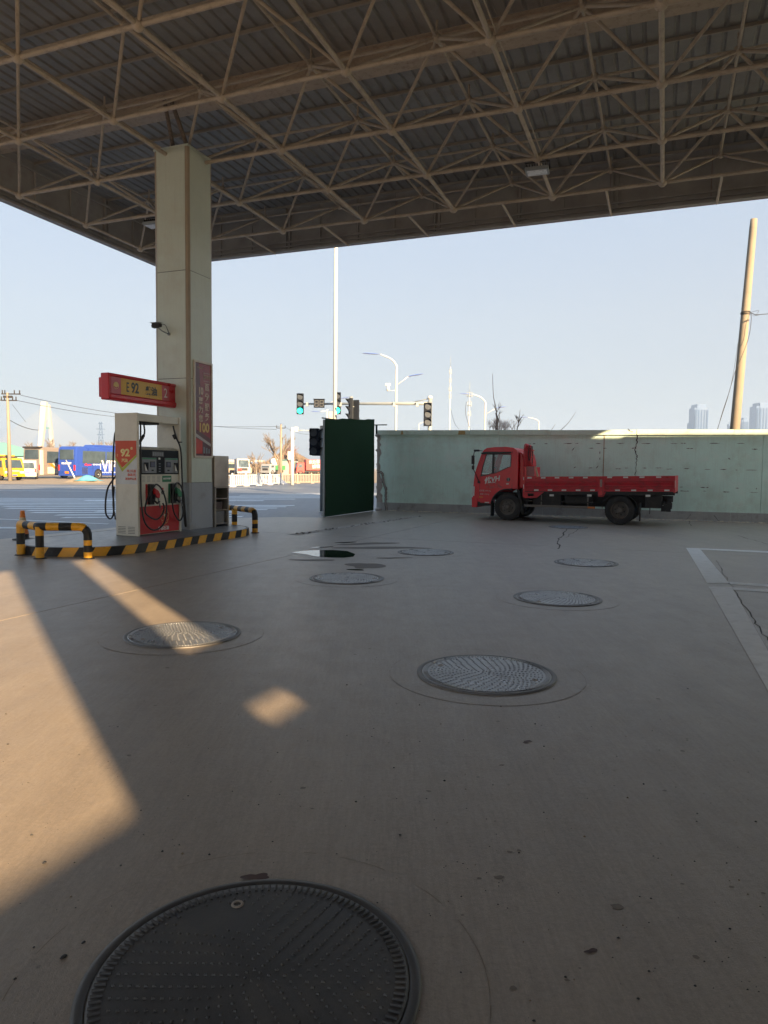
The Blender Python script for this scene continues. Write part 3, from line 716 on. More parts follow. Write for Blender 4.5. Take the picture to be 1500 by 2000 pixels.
    # small round pictogram
    MB().cyl((X(.0085), .75, .83), (s, 0, 0), .045, .004, 16).build('pictogram_disc', M_CHAS, dsp); MB().cyl((X(.0085), .745, .895), (s, 0, 0), .028, .004, 12).build('pictogram_disc', M_LRED, dsp)
    MB().cyl((X(.0126), .755, .825), (s, 0, 0), .026, .004, 12).build('pictogram_centre', M_WHITE, dsp)
    # nozzle boots, nozzles, loops
    for yn, m, lab in ((.30, M_DISPR, 'red'), (.98, M_GREENL, 'green')):
        bx(.0085, .012, yn-.06, yn, .60, 1.0, m, 'product_strip')
        bx(.0085, .075, yn+.005, yn+.125, .60, 1.0, M_BLACK, 'nozzle_boot', bevel=.01)
        e = MB(); y = yn+.07
        e.prism([(y-.02, .93), (y+.09, .88), (y+.15, .80), (y+.13, .72), (y+.03, .74), (y-.0, .82)], X(.08), X(.14), 'X')
        e.build('nozzle_body', m, dsp, bevel=.012, label=lab+' fuel nozzle')
        MB().tube([(X(.11), y+.02, .80), (X(.11), y+.0, .68), (X(.11), y+.09, .62), (X(.11), y+.15, .66)], .022, 7).build('nozzle_grip', M_BLACK, dsp)
        MB().tube([(X(.11), y+.11, .74), (X(.11), y+.15, .62), (X(.11), y+.18, .53)], .014, 7).build('nozzle_spout', M_GALV, dsp)
# hoses on the visible side (loops)
hx = .05
MB().tube(smooth([(-.02, .12, TP-.18), (0, .09, 1.7), (0.01, .07, 1.1), (.03, .065, .6), (.06, .13, .25), (hx+.03, .37, .10), (hx+.06, .62, .22), (hx+.06, .70, .55), (hx+.04, .62, .85), (hx+.03, .46, .99), (hx+.03, .34, .93), (hx, .20, .70), (hx+.01, .13, .48), (hx+.03, .25, .36), (hx+.05, .42, .31), (hx+.06, .57, .40), (hx+.06, .63, .53), (hx+.05, .60, .62)], 8), .0165, 8).build('fuel_hose', M_RUBBER, dsp)
MB().tube(smooth([(-.10, 1.19, TP-.18), (-.05, 1.22, 1.95), (.03, 1.26, 1.7), (.05, 1.275, 1.2), (.06, 1.28, .7), (.05, 1.35, .2), (.07, 1.37, .12), (.07, 1.33, .5), (.06, 1.30, .8), (.05, 1.20, .98), (.05, 1.06, .99), (.05, .96, .75), (.06, .98, .45), (.07, 1.1, .27), (.07, 1.2, .25), (.07, 1.28, .40), (.06, 1.24, .62)], 8), .0165, 8).build('fuel_hose', M_RUBBER, dsp)
MB().tube(smooth([(-.2, .42, TP-.18), (-.19, .43, 2.0), (-.20, .33, 1.85), (-.2, .25, 1.75)], 6), [.016]*8+[.03]*6+[.02]*5, 8).build('swivel_hose', M_RUBBER, dsp)
MB().cyl((-.2, .375, 1.90), (0, -.6, -.8), .032, .02, 10).build('hose_collar', M_RUBBER, dsp)
MB().cyl((-.10, 1.19, 2.0), (.3, .25, -.8), .028, .10, 10).build('hose_collar', M_RUBBER, dsp)
MB().cyl((.03, 1.26, 1.84), (0, 0, 1), .038, .02, 10).build('hose_collar', M_RUBBER, dsp)
# hoses on the far side, seen left of the pillar
MB().tube(smooth([(-.56, .10, 2.1), (-.565, .02, 1.9), (-.57, -.02, 1.4), (-.58, -.03, .9), (-.575, -.01, .62), (-.60, .0, .40), (-.68, .0, .32), (-.78, .0, .42), (-.80, .02, .68), (-.74, .02, .92), (-.62, .03, 1.08), (-.56, .04, 1.15)], 8), .017, 8).build('fuel_hose', M_RUBBER, dsp)
MB().tube(smooth([(-.565, .0, .95), (-.60, .0, .62), (-.57, .0, .42), (-.545, .0, .31)], 6), .015, 8).build('fuel_hose', M_RUBBER, dsp)
# printed sticker on the near pillar (faces -y)
zo = -ISZ
MB().prism([(-.525, 1.98+zo), (-.02, 1.98+zo), (-.02, 1.72+zo), (-.36, 1.465+zo), (-.52, 1.66+zo)], -.008, -.0061, 'Y').build('orange_sticker', M_ORNG, dsp)
MB().prism([(-.525, 1.70+zo), (-.36, 1.455+zo), (-.015, 1.72+zo), (-.015, 1.675+zo), (-.365, 1.385+zo), (-.525, 1.62+zo)], -.0060, -.0041, 'Y').build('lime_chevron', M_LIME, dsp)
MB().box(-.525, -.01, -.0035, -.0021, 1.15+zo, 1.975+zo).build('pale_sticker', mat('pale_sticker', (.60, .62, .62), .4), dsp)
rt = (R(90), 0, 0)
text('92', .19, M_CREAMP, dsp, (-.285, -.0085, 1.745+zo), rt, 'grade_number', bold=.008, sx=1.15)
text('°', .15, M_CREAMP, dsp, (-.13, -.0085, 1.79+zo), rt, 'degree_mark', bold=.006)
text('汽油', .075, M_CREAMP, dsp, (-.30, -.0085, 1.60+zo), rt, 'grade_text', bold=.002)
text('E', .06, M_CREAMP, dsp, (-.47, -.0085, 1.70+zo), rt, 'grade_letter')
text('线上储值', .055, M_ORNG, dsp, (-.145, -.0045, 1.40+zo), rt, 'offer_text', bold=.001); text('666元', .08, M_ORNG, dsp, (-.135, -.0045, 1.33+zo), rt, 'offer_text', bold=.002)
text('加油更优惠', .053, M_ORNG, dsp, (-.16, -.0045, 1.25+zo), rt, 'offer_text', bold=.001)

# ------------------------------------------------------------------ sign box on the column
sg = thing('pump_number_sign', W(-9.72, 12.53, 2.74), GI, 'long red and yellow double sided pump sign jutting from the column above the dispenser', 'sign')
prof = [(-.15, 0), (.0, 0), (.03, .04), (.03, .10), (0, .12), (0, .44), (.03, .46), (.01, .50), (-.16, .50), (-.18, .46), (-.15, .44), (-.15, .12), (-.18, .10), (-.18, .04)]
MB().prism(prof, -1.925, -.002, 'Y').build('casing', M_SREDD, sg, bevel=.006)
MB().box(-.175, .02, -1.975, -1.926, .0, .50).build('end_cap', M_SREDD, sg, bevel=.02)
MB().box(-.235, -.176, -1.96, -1.80, .05, .42).build('end_lamp_box', M_SREDD, sg, bevel=.015)
for s, f in ((1, .0005), (-1, -.1505)):
    B_ = lambda y0, y1, m, nm: MB().box(min(f, f+s*.006), max(f, f+s*.006), y0, y1, .125, .435).build(nm, m, sg)
    B_(-1.89, -1.634, M_SPINK, 'logo_field'); B_(-1.633, -.44, M_SYEL, 'yellow_field'); B_(-.439, -.21, M_SPINK, 'number_field')
    rz = R(90) if s > 0 else R(-90); xx = f+s*.0075
    text('E', .26, M_DKPRINT, sg, (xx, -1.45, .27), (R(90), 0, rz), 'letter', bold=.002, sx=.62)
    text('92', .27, M_DKPRINT, sg, (xx, -1.245, .275), (R(90), 0, rz), 'number', bold=.008, sx=.80)
    text('柴油', .175, M_DKPRINT, sg, (xx, -.765, .262), (R(90), 0, rz), 'fuel_name', bold=.006)
    text('2', .27, mat('pale_print', (.72, .66, .62), .4), sg, (xx, -.325, .27), (R(90), 0, rz), 'pump_number', bold=.0, sx=.85)
    em = MB()
    for k in range(7):
        a = math.pi*k/6; em.cyl((xx, -1.765+.052*math.cos(a), .28+.048*math.sin(a)), (s, 0, 0), .02, .003, 10)
    em.cyl((xx, -1.765, .285), (s, 0, 0), .042, .0035, 14); em.build('emblem', M_GOLD, sg)
    MB().tube([(xx, -1.765+.07*math.cos(a), .28+.065*math.sin(a)) for a in [math.pi+math.pi*q/8 for q in range(9)]], .004, 4).build('emblem_rim', M_GOLD, sg)

# ------------------------------------------------------------------ poster on the column's right face
po = thing('poster', W(-9.368, 12.53, 1.69), GI, 'tall crimson framed poster with gold Chinese characters and 100 on the column', 'poster')
MB().holed([(.14, 0), (.80, 0), (.80, 2.075), (.14, 2.075)], [[(.185, .045), (.755, .045), (.755, 2.03), (.185, 2.03)]], .001, .035, 'X').build('frame', M_FRAME, po, bevel=.004)
MB().box(.001, .012, .186, .754, .046, 2.029).build('print', M_POSTER, po)
MB().prism([(.19, 2.02), (.34, 2.02), (.40, 1.2), (.19, .9)], .0121, .0135, 'X').build('dark_shade_print', M_POSTD, po)
MB().prism([(.19, .05), (.75, .05), (.75, .42), (.19, .62)], .0121, .0136, 'X').build('dark_lower_print', M_POSTD, po)
MB().prism([(.19, .46), (.75, .25), (.75, .31), (.42, .44), (.19, .53)], .014, .0155, 'X').build('canopy_picture', mat('poster_white', (.5, .46, .44), .4), po)
MB().prism([(.19, .09), (.44, .09), (.44, .36), (.19, .43)], .014, .0155, 'X').build('red_shop_picture', M_POSTR, po)
for k in range(3): MB().box(.014, .0155, .47+k*.09, .53+k*.09, .10, .24-.02*k).build('pump_picture', M_GREYP, po)
RX = (R(90), 0, R(90)); MP = mat('poster_gold_text', (.62, .47, .36), .4)
for k, c in enumerate('百分服务'): text(c, .17, MP, po, (.016, .605, 1.53-k*.215), RX, 'poster_character', bold=.005)
text('10', .20, MP, po, (.016, .385, 1.43), RX, 'poster_number', bold=.012, sx=.85)
for k, c in enumerate('惠为您'): text(c, .16, MP, po, (.016, .385, 1.22-k*.19), RX, 'poster_character', bold=.004)
text('100', .27, M_GOLD, po, (.016, .49, .645), RX, 'poster_number', bold=.010, sx=.95)
text('加油站', .09, MP, po, (.016, .61, 1.75), RX, 'poster_character'); text('中国石油', .05, MP, po, (.016, .36, 1.93), RX, 'poster_character')
MB().holed([(.49, 1.66), (.74, 1.66), (.74, 1.84), (.49, 1.84)], [[(.498, 1.668), (.732, 1.668), (.732, 1.832), (.498, 1.832)]], .0137, .0155, 'X').build('boxed_heading', MP, po)

# ------------------------------------------------------------------ cctv camera on the column
cc = thing('security_camera', W(-9.95, 12.53, 4.42), GI, 'small dark bullet security camera on the pale column above the sign', 'security camera')
cce = MB(); cce.prism([(-.13, -.03), (.06, -.005), (.06, .06), (-.13, .07)], -.30, -.20, 'Y'); cce.build('body', M_CHAS, cc, bevel=.006)
MB().box(-.165, .06, -.31, -.19, .072, .082).build('sunshade', M_GALV, cc)
MB().cyl((-.131, -.25, .02), (-1, 0, 0), .035, .02, 12).build('lens_hood', M_BLACK, cc)
MB().tube([(.0, -.25, -.03), (.06, -.20, -.09), (.08, -.02, -.12)], .014, 6).build('bracket', M_GALV, cc); MB().cyl((.08, -.001, -.12), (0, -1, 0), .035, .015, 12).build('mount', M_GALV, cc)
MB().tube(smooth([(.055, -.22, .05), (.10, -.15, .04), (.10, -.06, -.06), (.08, -.01, -.09)], 5), .006, 5).build('cable', M_RUBBER, cc)

# ------------------------------------------------------------------ stainless cabinet behind the column
sc_ = thing('steel_cabinet', W(-9.36, 13.43, ISZ), GI, 'stainless steel service cabinet with open lower shelves behind the column', 'cabinet')
MB().box(-.62, -.0, .0, .55, .90, 1.60).build('upper_box', M_STEEL, sc_, bevel=.006)
for y0 in (0, .50): MB().box(-.62, 0, y0, y0+.05, 0, .899).build('side_post', M_STEEL, sc_)
MB().box(-.62, -.58, .051, .499, 0, .899).build('back_panel', M_CHAS, sc_)
for z in (.05, .36, .62): MB().box(-.579, -.01, .051, .499, z, z+.02).build('shelf', M_STEEL, sc_)
MB().box(-.45, -.05, .12, .44, .071, .34).build('bin', mat('bin_grey', (.22, .21, .2), .6), sc_)
MB().box(-.40, -.08, .1, .4, .381, .55).build('folded_cloth', mat('brown_cloth', (.10, .07, .06), .9), sc_)
MB().box(.001, .03, -.01, .50, .87, .895).build('handle_rail', M_STEEL, sc_)

# ------------------------------------------------------------------ striped guard rails
def guard_rail(pts, posts, label):
    e = thing('guard_rail', pts[0], 0, label, 'guard rail'); o = Vector(pts[0]); r = .066; H = .515
    def bands(path, n0, name):
        L = [0]
        for k in range(len(path)-1): L.append(L[-1]+(path[k+1]-path[k]).length)
        T = L[-1]; nb = max(1, round(T/.19))
        def at(s):
            for k in range(len(path)-1):
                if L[k+1] >= s-1e-6: return path[k]+(path[k+1]-path[k])*((s-L[k])/max(1e-9, L[k+1]-L[k]))
            return path[-1]
        mb = MB()
        for b in range(nb):
            s0, s1 = T*b/nb, T*(b+1)/nb; q = [at(s0+(s1-s0)*t/4) for t in range(5)]
            # keep path corners smooth
            mb.tube(q, r, 14, (M_YEL, M_BLK)[(b+n0) % 2], caps=False)
        return mb.build(name, None, e, fix=False)
    P = [Vector(p)-o for p in pts]; top = [p+Vector((0, 0, H)) for p in P]
    # top rail from first post across to last with a bent end
    end = P[-1]; d = (P[-1]-P[-2]).normalized(); bend = []
    for k in range(9): a = math.pi/2*k/8; bend.append(end+Vector((0, 0, H-.13))-d*.13+d*.13*math.sin(a)+Vector((0, 0, .13*math.cos(a))))
    path = [top[0]]
    for k in range(1, len(top)-1): path.append(top[k])
    path = path+bend+[end+Vector((0, 0, .30))]
    bands(path, 0, 'top_rail')
    for k in posts:
        p = P[k]; hi = H if k < len(P)-1 else .30
        bands([p+Vector((0, 0, .0)), p+Vector((0, 0, hi*.36))], 0, 'post'); 
        bands([p+Vector((0, 0, hi*.36)), p+Vector((0, 0, hi*.72))], 1, 'post'); bands([p+Vector((0, 0, hi*.72)), p+Vector((0, 0, hi))], 0, 'post')
        MB().cyl(p+Vector((0, 0, .001)), (0, 0, 1), .105, .016, 18, None, .085).build('base_plate', M_BLK, e)
    return e
q0, q1, q2 = G(41, 1084), G(78, 1091), G(172, 1091)
guard_rail([q0+Vector((0, 0, 0)), q1, q2], [0, 1, 2], 'black and yellow tubular guard rail on three posts at the left')
q3, q4, q5 = W(-10.9, 15.2), W(-9.85, 14.75), W(-8.62, 13.9)
guard_rail([W(-11.0, 14.9), G(458, 1034), G(498, 1041)], [0, 1, 2], 'worn black and yellow guard rail behind the steel cabinet')

# ------------------------------------------------------------------ traffic cone
cn = thing('traffic_cone', G(45, 1054), 0, 'orange traffic cone with pale band behind the left guard rail', 'traffic cone')
MB().lathe([(.20, 0), (.20, .025), (.12, .03), (.112, .12)], n=20).build('base', M_BLK, cn)
MB().lathe([(.112, .12), (.085, .27)], n=20).build('lower_sleeve', M_CONEO, cn)
MB().lathe([(.085, .27), (.055, .45)], n=20).build('reflective_band', M_CONEW, cn)
MB().lathe([(.055, .45), (.042, .56), (.038, .585), (.0001, .585)], n=20).build('tip', M_CONEO, cn)

# ------------------------------------------------------------------ manhole lids
def lid(c, Rr, label, near=False, tint=M_IRON):
    e = thing('manhole_cover', (c[0], c[1], 0), R(random.uniform(0, 360)), label, 'manhole cover', 'round tank covers set in the forecourt')
    r = Rr; m = tint
    MB().lathe([(r*1.43, .0008), (r*1.43, .0018), (r*1.025, .0022), (r*1.025, .0008)], n=64, sm=False).build('concrete_collar', M_COLLAR, e)
    sm_ = MB(); rn = random.Random(int(c[0]*100)); n_ = 90
    for q in range(n_):
        if rn.random() < .45: continue
        a, b = 2*math.pi*q/n_, 2*math.pi*(q+1)/n_; w0, w1 = r*1.43, r*1.43+rn.uniform(.0012, .0035)
        sm_.face([(w0*math.cos(a), w0*math.sin(a), .0024), (w1*math.cos(a), w1*math.sin(a), .0024), (w1*math.cos(b), w1*math.sin(b), .0024), (w0*math.cos(b), w0*math.sin(b), .0024)])
    sm_.build('collar_seam', M_SEAM, e, fix=False, kind='stuff')
    MB().lathe([(r*1.025, .001), (r*1.025, .010), (r*1.0, .0125), (r*.965, .0125), (r*.955, .008)], n=72).build('ring_frame', M_RING if not near else m, e)
    MB().lathe([(r*.95, .004), (r*.948, .0115), (r*.90, .012), (.0001, .012)], n=72).build('lid', m, e)
    st = MB()
    nring = 15 if not near else 17
    for k in range(1, nring+1):
        rr = r*.82*k/nring; n_ = max(6, int(2*math.pi*rr/(.055 if not near else .048)))
        for q in range(n_):
            a = 2*math.pi*(q+.5*(k % 2))/n_; x, y = rr*math.cos(a), rr*math.sin(a)
            if near and abs(x+.16*r/.48) < .12 and abs(y-.55*r) < .06: continue
            u = .0075 if not near else .0055; h = .004; ca, sa = math.cos(a), math.sin(a)
            vs = []
            for t_, z_ in ((1, 0), (.55, h)):
                for dx, dy in ((1, .8), (-1, .8), (-1, -.8), (1, -.8)): vs.append((x+(dx*ca-dy*sa)*u*t_, y+(dx*sa+dy*ca)*u*t_, .0118+z_))
            st.add(vs, [(4, 5, 6, 7), (0, 1, 5, 4), (1, 2, 6, 5), (2, 3, 7, 6), (3, 0, 4, 7)])
    st.build('studs', m, e, fix=False, kind='stuff')
    rb = MB(); n_ = 120
    for q in range(n_):
        a = 2*math.pi*q/n_; ca, sa = math.cos(a), math.sin(a); P = lambda rad, tn, z: (rad*ca-tn*sa, rad*sa+tn*ca, z)
        a0, a1, t_ = r*.865, r*.935, .0045
        rb.add([P(a0, -t_, .012), P(a1, -t_, .012), P(a1, t_, .012), P(a0, t_, .012), P(a0, -t_*.6, .0165), P(a1, -t_*.6, .0165), P(a1, t_*.6, .0165), P(a0, t_*.6, .0165)], [(4, 5, 6, 7), (0, 1, 5, 4), (1, 2, 6, 5), (2, 3, 7, 6), (3, 0, 4, 7)])
    rb.build('rim_ribs', m, e, fix=False, kind='stuff')
    for a in (1.9, 1.9+math.pi):
        MB().lathe([(.022, .012), (.02, .0155), (.013, .0155), (.012, .0125)], c=(r*.74*math.cos(a), r*.74*math.sin(a), 0), n=12).build('key_hole', M_COLLAR, e)
    if near:
        e.rotation_euler = (0, 0, 0)
    return e
LR = .495
lid((-.37, 1.997), .482, 'big black studded cover nearest the camera, cut by the picture edge', True, M_IRONN)
lid((.763, 5.142), LR, 'grey studded cover alone in the middle foreground, second nearest')
lid((-1.784, 6.27), LR, 'studded cover at left with the strip of sunlight across it')
lid((2.042, 8.251), LR, 'studded cover right of centre, second nearest on the right side of the forecourt')
lid((-.495, 9.588), LR, 'studded cover just in front of the puddle')
lid((3.297, 11.488), LR, 'far right studded cover nearest the painted bay lines')
lid((.758, 12.704), LR, 'studded cover right of the damp stain beyond the puddle')
lid((4.877, 18.727), LR, 'farthest cover in the pale slab in front of the red truck')

# ================================================================== BOUNDARY WALL
WJ = 23.72
wa = thing('boundary_wall', W(-9.3, WJ), GI, 'long mint green rendered boundary wall with cap, grey plinth and cracks behind the red truck', 'wall')
WX0, WX1 = -.30, 30.
def wtop(x): return 2.70-.0085*x
def bay(x0, x1, uneven):
    mb = MB(); mb.prism([(x0, 0), (x1, 0), (x1, wtop(x1)), (x0, wtop(x0))], 0+uneven, .24, 'Y'); return mb.build('wall_bay', M_WALL, wa)
jx = [WX0, 4.125, 7.49, 12.0, 16.5, 21, 25.5, WX1]
for k in range(len(jx)-1): bay(jx[k]+.004, jx[k+1]-.004, (0, .006, 0, .005, 0, .004, 0)[k])
cx0 = -.32
caps = [cx0, 3.1, 5.8, 8.46, 11.2, 14, 17, 20, 23, 26, WX1]
for k in range(len(caps)-1):
    a, b = caps[k]+.004, caps[k+1]-.004; dz = (0, .004, -.003, .006, 0, .003, 0, 0, 0, 0)[k]
    MB().prism([(a, wtop(a)+.001), (b, wtop(b)+.001), (b, wtop(b)+.165+dz), (a, wtop(a)+.165+dz)], -.055-dz, .30, 'Y').build('cap_stone', M_CAP, wa, bevel=.008)
pl = [WX0, 2.6, 5.6, 8.4, 11.2, 14, 20, WX1]
for k in range(len(pl)-1):
    MB().box(pl[k]+.003, pl[k+1]-.003, -.022-.004*(k % 2), -.001, -.02, .285).build('plinth_panel', M_PLINTH, wa)
# bare cement strip at the broken left end
rnd = random.Random(5); L = []; 
for k in range(26): L.append((-.30+.13+rnd.uniform(-.05, .05)+(.04 if k < 12 else -.02), .01+2.66*k/25))
MB().prism([(-.31, .01)]+L+[(-.31, 2.67)], -.016, -.0005, 'Y').build('bare_render_edge', M_CEM, wa, fix=False)
mb = MB()
for k in range(26):
    z = 2.7*rnd.random(); r = rnd.uniform(.02, .06); x = -.315
    mb.lathe([(.0001, -r), (r*.8, -r*.5), (r, 0), (r*.7, r*.6), (.0001, r)], c=(x, rnd.uniform(-.02, .2), z), n=6)
mb.lathe([(.0001, -.08), (.09, -.03), (.1, .03), (.0001, .09)], c=(-.28, -.04, 2.68), n=7); mb.lathe([(.0001, 0), (.14, .02), (.11, .07), (.0001, .1)], c=(-.2, -.12, 0), n=7)
mb.build('broken_edge_lumps', M_CEM, wa, fix=False)
def wcrack(pts, wd, name, m, seed, y=-.004, n=6, amp=.02):
    rnd = random.Random(seed); P = []
    for k in range(len(pts)-1):
        a, b = Vector(pts[k]), Vector(pts[k+1])
        for q in range(n): P.append(a+(b-a)*q/n+Vector((rnd.uniform(-amp, amp), rnd.uniform(-amp, amp)*.3)))
    P.append(Vector(pts[-1])); mb = MB(); E_ = []
    for p in P: w_ = wd*rnd.uniform(.35, 1.2)/2; E_.append((Vector((p.x-w_, y, p.y)), Vector((p.x+w_, y, p.y))))
    for k in range(len(P)-1): mb.face([E_[k][0], E_[k+1][0], E_[k+1][1], E_[k][1]])
    return mb.build(name, m, wa, fix=False)
wcrack([(8.483, 2.66), (8.471, 2.382), (8.43, 2.19), (8.483, 1.998), (8.48, 1.8)], .035, 'wall_crack', M_CRACK, 1)
wcrack([(8.48, 1.8), (8.465, 1.6), (8.461, 1.3)], .018, 'wall_crack', M_CRACK, 2)
wcrack([(8.20, 2.83), (8.27, 2.76), (8.36, 2.72)], .03, 'wall_crack', M_CRACK, 3, -.068, 4, .008)
big = [(-.464, 1.422), (-.30, 1.405), (-.16, 1.38), (-.085, 1.31), (-.062, 1.05), (-.02, .92), (.046, .80), (.05, .55), (.051, .311), (.09, .0)]
# wide crack with crumbled cement on one side
def ribbon(pts, off, wd, y, name, m, seed):
    rnd = random.Random(seed); mb = MB(); A = []
    P = []
    for k in range(len(pts)-1):
        a, b = Vector(pts[k]), Vector(pts[k+1])
        for q in range(5): P.append(a+(b-a)*q/5)
    P.append(Vector(pts[-1]))
    for k, p in enumerate(P):
        d = (P[min(k+1, len(P)-1)]-P[max(k-1, 0)]).normalized(); n_ = Vector((-d.y, d.x)); o = off+rnd.uniform(-.012, .012); w_ = wd*rnd.uniform(.6, 1.2)
        A.append((p+n_*(o-w_/2), p+n_*(o+w_/2)))
    for k in range(len(P)-1): mb.face([(A[k][0].x, y, A[k][0].y), (A[k+1][0].x, y, A[k+1][0].y), (A[k+1][1].x, y, A[k+1][1].y), (A[k][1].x, y, A[k][1].y)])
    mb.build(name, m, wa, fix=False)
ribbon(big[1:], 0, .085, -.0265, 'crumbled_cement_band', M_CEM, 3); ribbon(big[1:], -.035, .022, -.028, 'wall_crack', M_CRACK, 4); ribbon(big[1:], .03, .012, -.028, 'wall_crack', M_CRACK, 6)
wcrack([(.05, .83), (.55, .80), (1.1, .815)], .006, 'wall_crack', M_CRACK, 8, n=5, amp=.008); wcrack([(.73, .62), (.73, .98)], .006, 'wall_crack', M_CRACK, 9)
chips = [(6.35, 2.376, .3), (6.596, 2.376, .2), (7.339, 2.373, .35), (8.023, 2.375, .3), (8.753, 2.369, .35), (9.544, 2.362, .3), (9.816, 2.37, .2), (10.681, 2.367, .28), (11.4, 2.36, .3), (7.048, 2.221, .16), (7.532, 2.221, .16), (7.044, 1.59, .25), (7.924, 1.573, .2), (8.21, 1.597, .22), (8.737, 1.602, .35), (9.136, 1.61, .3), (9.374, 1.578, .4), (9.88, 1.596, .25), (10.569, 1.578, .35), (10.95, 1.58, .3), (11.279, 1.565, .15), (11.718, 1.569, .4), (9.744, 1.027, .2), (9.826, .911, .22), (9.942, .905, .2), (10.475, 1.029, .2), (10.498, .917, .25), (11.081, .904, .3), (11.28, 1.024, .25), (11.87, .905, .35), (10.014, 2.211, .18), (11.75, 2.19, .25), (8.4, 2.22, .15), (5.6, 2.37, .3), (5.2, 2.37, .15)]
mb = MB(); rnd = random.Random(12)
for x, z, L_ in chips:
    x -= 0; y = -.0045
    for s in range(rnd.choice((1, 2, 2))):
        xx = x+rnd.uniform(-.08, .08); l2 = L_*rnd.uniform(.35, .8); n_ = 7; h = rnd.uniform(.008, .022)
        up = [(xx-l2/2+l2*k/n_, z+rnd.uniform(.2, 1)*h*math.sin(math.pi*k/n_)) for k in range(n_+1)]; dn = [(xx-l2/2+l2*k/n_, z-rnd.uniform(.2, 1)*h*math.sin(math.pi*k/n_)-.001) for k in range(n_, -1, -1)]
        mb.face([(p[0], y, p[1]) for p in up+dn])
for x, z, a, l2 in ((6.537, 2.191, .9, .16), (7.368, 2.082, 1.5, .12), (7.374, 1.886, 1.5, .10), (11.108, 1.903, -.6, .09), (11.87, 1.02, 1.2, .05), (6.6, 1.6, .5, .1), (7.3, 1.62, .9, .14)):
    d = Vector((math.cos(a), math.sin(a)))*l2/2; n_ = Vector((-d.y, d.x)).normalized()*.014
    mb.face([(x-d.x, -.0045, z-d.y), (x+n_.x, -.0045, z+n_.y), (x+d.x, -.0045, z+d.y), (x-n_.x, -.0045, z-n_.y)])
o = mb.build('paint_chips', M_CHIP, wa, fix=False); tag(o, kind='stuff')
M_OCH = mat('ochre_stain', (.42, .30, .12), .85, var=.2, scale=15)
for x0, x1 in ((2.69, 2.955), (.60, .70)):
    MB().prism([(x0, wtop(x0)+.01), (x1, wtop(x1)+.015), (x1-.02, wtop(x1)+.14), (x0+.03, wtop(x0)+.15)], -.0600, -.0562, 'Y').build('bare_patch', M_OCH, wa)
for x in (7.49,): MB().box(x-.012, x+.012, -.002, .002, .3, wtop(x)).build('rusty_joint', mat('rusty_joint_fill', (.34, .22, .13), .8), wa)
wcrack([(9.98, .03), (10.1, .19), (10.75, .19), (10.9, .0)], .015, 'wall_crack', M_CRACK, 14, -.03, 4, .004)
# rubble at the foot of the wall
a_, b_ = W(-9.3+.2, WJ-.12), W(-9.3+12.6, WJ-.12)
tag(rubble_line(a_, b_, 420, .10, 'wall_foot_rubble', M_STONE, .012, .075, 31), 'pale crumbled render lying along the foot of the green wall', 'rubble')
mb = MB(); rnd = random.Random(8); mb.face([W(-9.3+.2, WJ-.18, .002)]+[W(-9.3+.2+12.4*k/60, WJ-.2-rnd.uniform(0, .12), .002) for k in range(61)]+[W(-9.3+12.6, WJ-.03, .002), W(-9.3+.2, WJ-.03, .002)])
struct(mb, 'dusty_verge', M_SAND)

# ------------------------------------------------------------------ turf covered panel
bd = thing('turf_panel', W(-9.54, 19.3), GI, 'tall dark green panel covered in artificial turf at the left end of the wall', 'panel')
mb = MB(); rnd = random.Random(2); NY, NZ = 26, 22; H_ = lambda y: 2.98+.06*y-.012*math.sin(y*3)-.006*math.sin(y*9)
grid = [[(.03+.008*math.sin(y_*3+z_*2)+rnd.uniform(-.003, .003), y_, z_) for z_ in [(.02 if k == 0 else 0)+H_(3.9*a/NY)*k/NZ for k in range(NZ+1)] for y_ in [3.9*a/NY+.03*math.sin(z_*2.1)*(a == 0)]] for a in range(NY+1)]
vs = [p for row in grid for p in row]; n1 = NZ+1
mb.add(vs, [(a*n1+k, (a+1)*n1+k, (a+1)*n1+k+1, a*n1+k+1) for a in range(NY) for k in range(NZ)], M_TURF, True)
mb.build('turf_sheet', None, bd, fix=False)
MB().prism([(0, .02), (3.9, .02), (3.9, H_(3.9)-.03), (0, H_(0)-.03)], -.05, .012, 'X').build('backing_board', M_GALV, bd)
# tufts: short blades over the visible face so that it reads as turf
bl = MB(); rnd = random.Random(4)
for k in range(5200):
    y, z = rnd.uniform(0, 3.9), rnd.uniform(.03, 3.15)
    if z > H_(y): z = H_(y)
    l2 = rnd.uniform(.012, .03); dx = rnd.uniform(.012, .03); dy = rnd.uniform(-.02, .02)
    x = .028
    bl.face([(x, y-.006, z), (x, y+.006, z), (x+dx, y+dy, z-l2*.3+rnd.uniform(-.01, .02))])
o = bl.build('turf_blades', M_TURF, bd, fix=False); tag(o, kind='stuff')
for z in (.02, 2.98): MB().box(-.09, -.05, 0, 3.9, z if z > 1 else .05, z+.04 if z > 1 else .09).build('back_rail', M_GALV, bd)
MB().tube([(-.12, .25, 0), (-.12, .25, 2.85)], .05, 10, M_GALV).build('post', None, bd)
MB().tube([(-.10, 3.95, 0), (-.10, 3.95, 3.0)], .04, 8, M_GALV).build('post', None, bd)
# small steel bracket on the wall end
br_ = thing('steel_bracket', W(-9.55, 23.4, 2.72), GI, 'small dark steel tee bracket sticking up at the wall end beside the green panel', 'bracket')
MB().box(0, .05, 0, .05, -.0, .30).build('upright', M_BLUEL if False else M_SIGB, br_); MB().box(-.08, .42, 0, .05, .301, .335).build('arm', M_SIGB, br_)

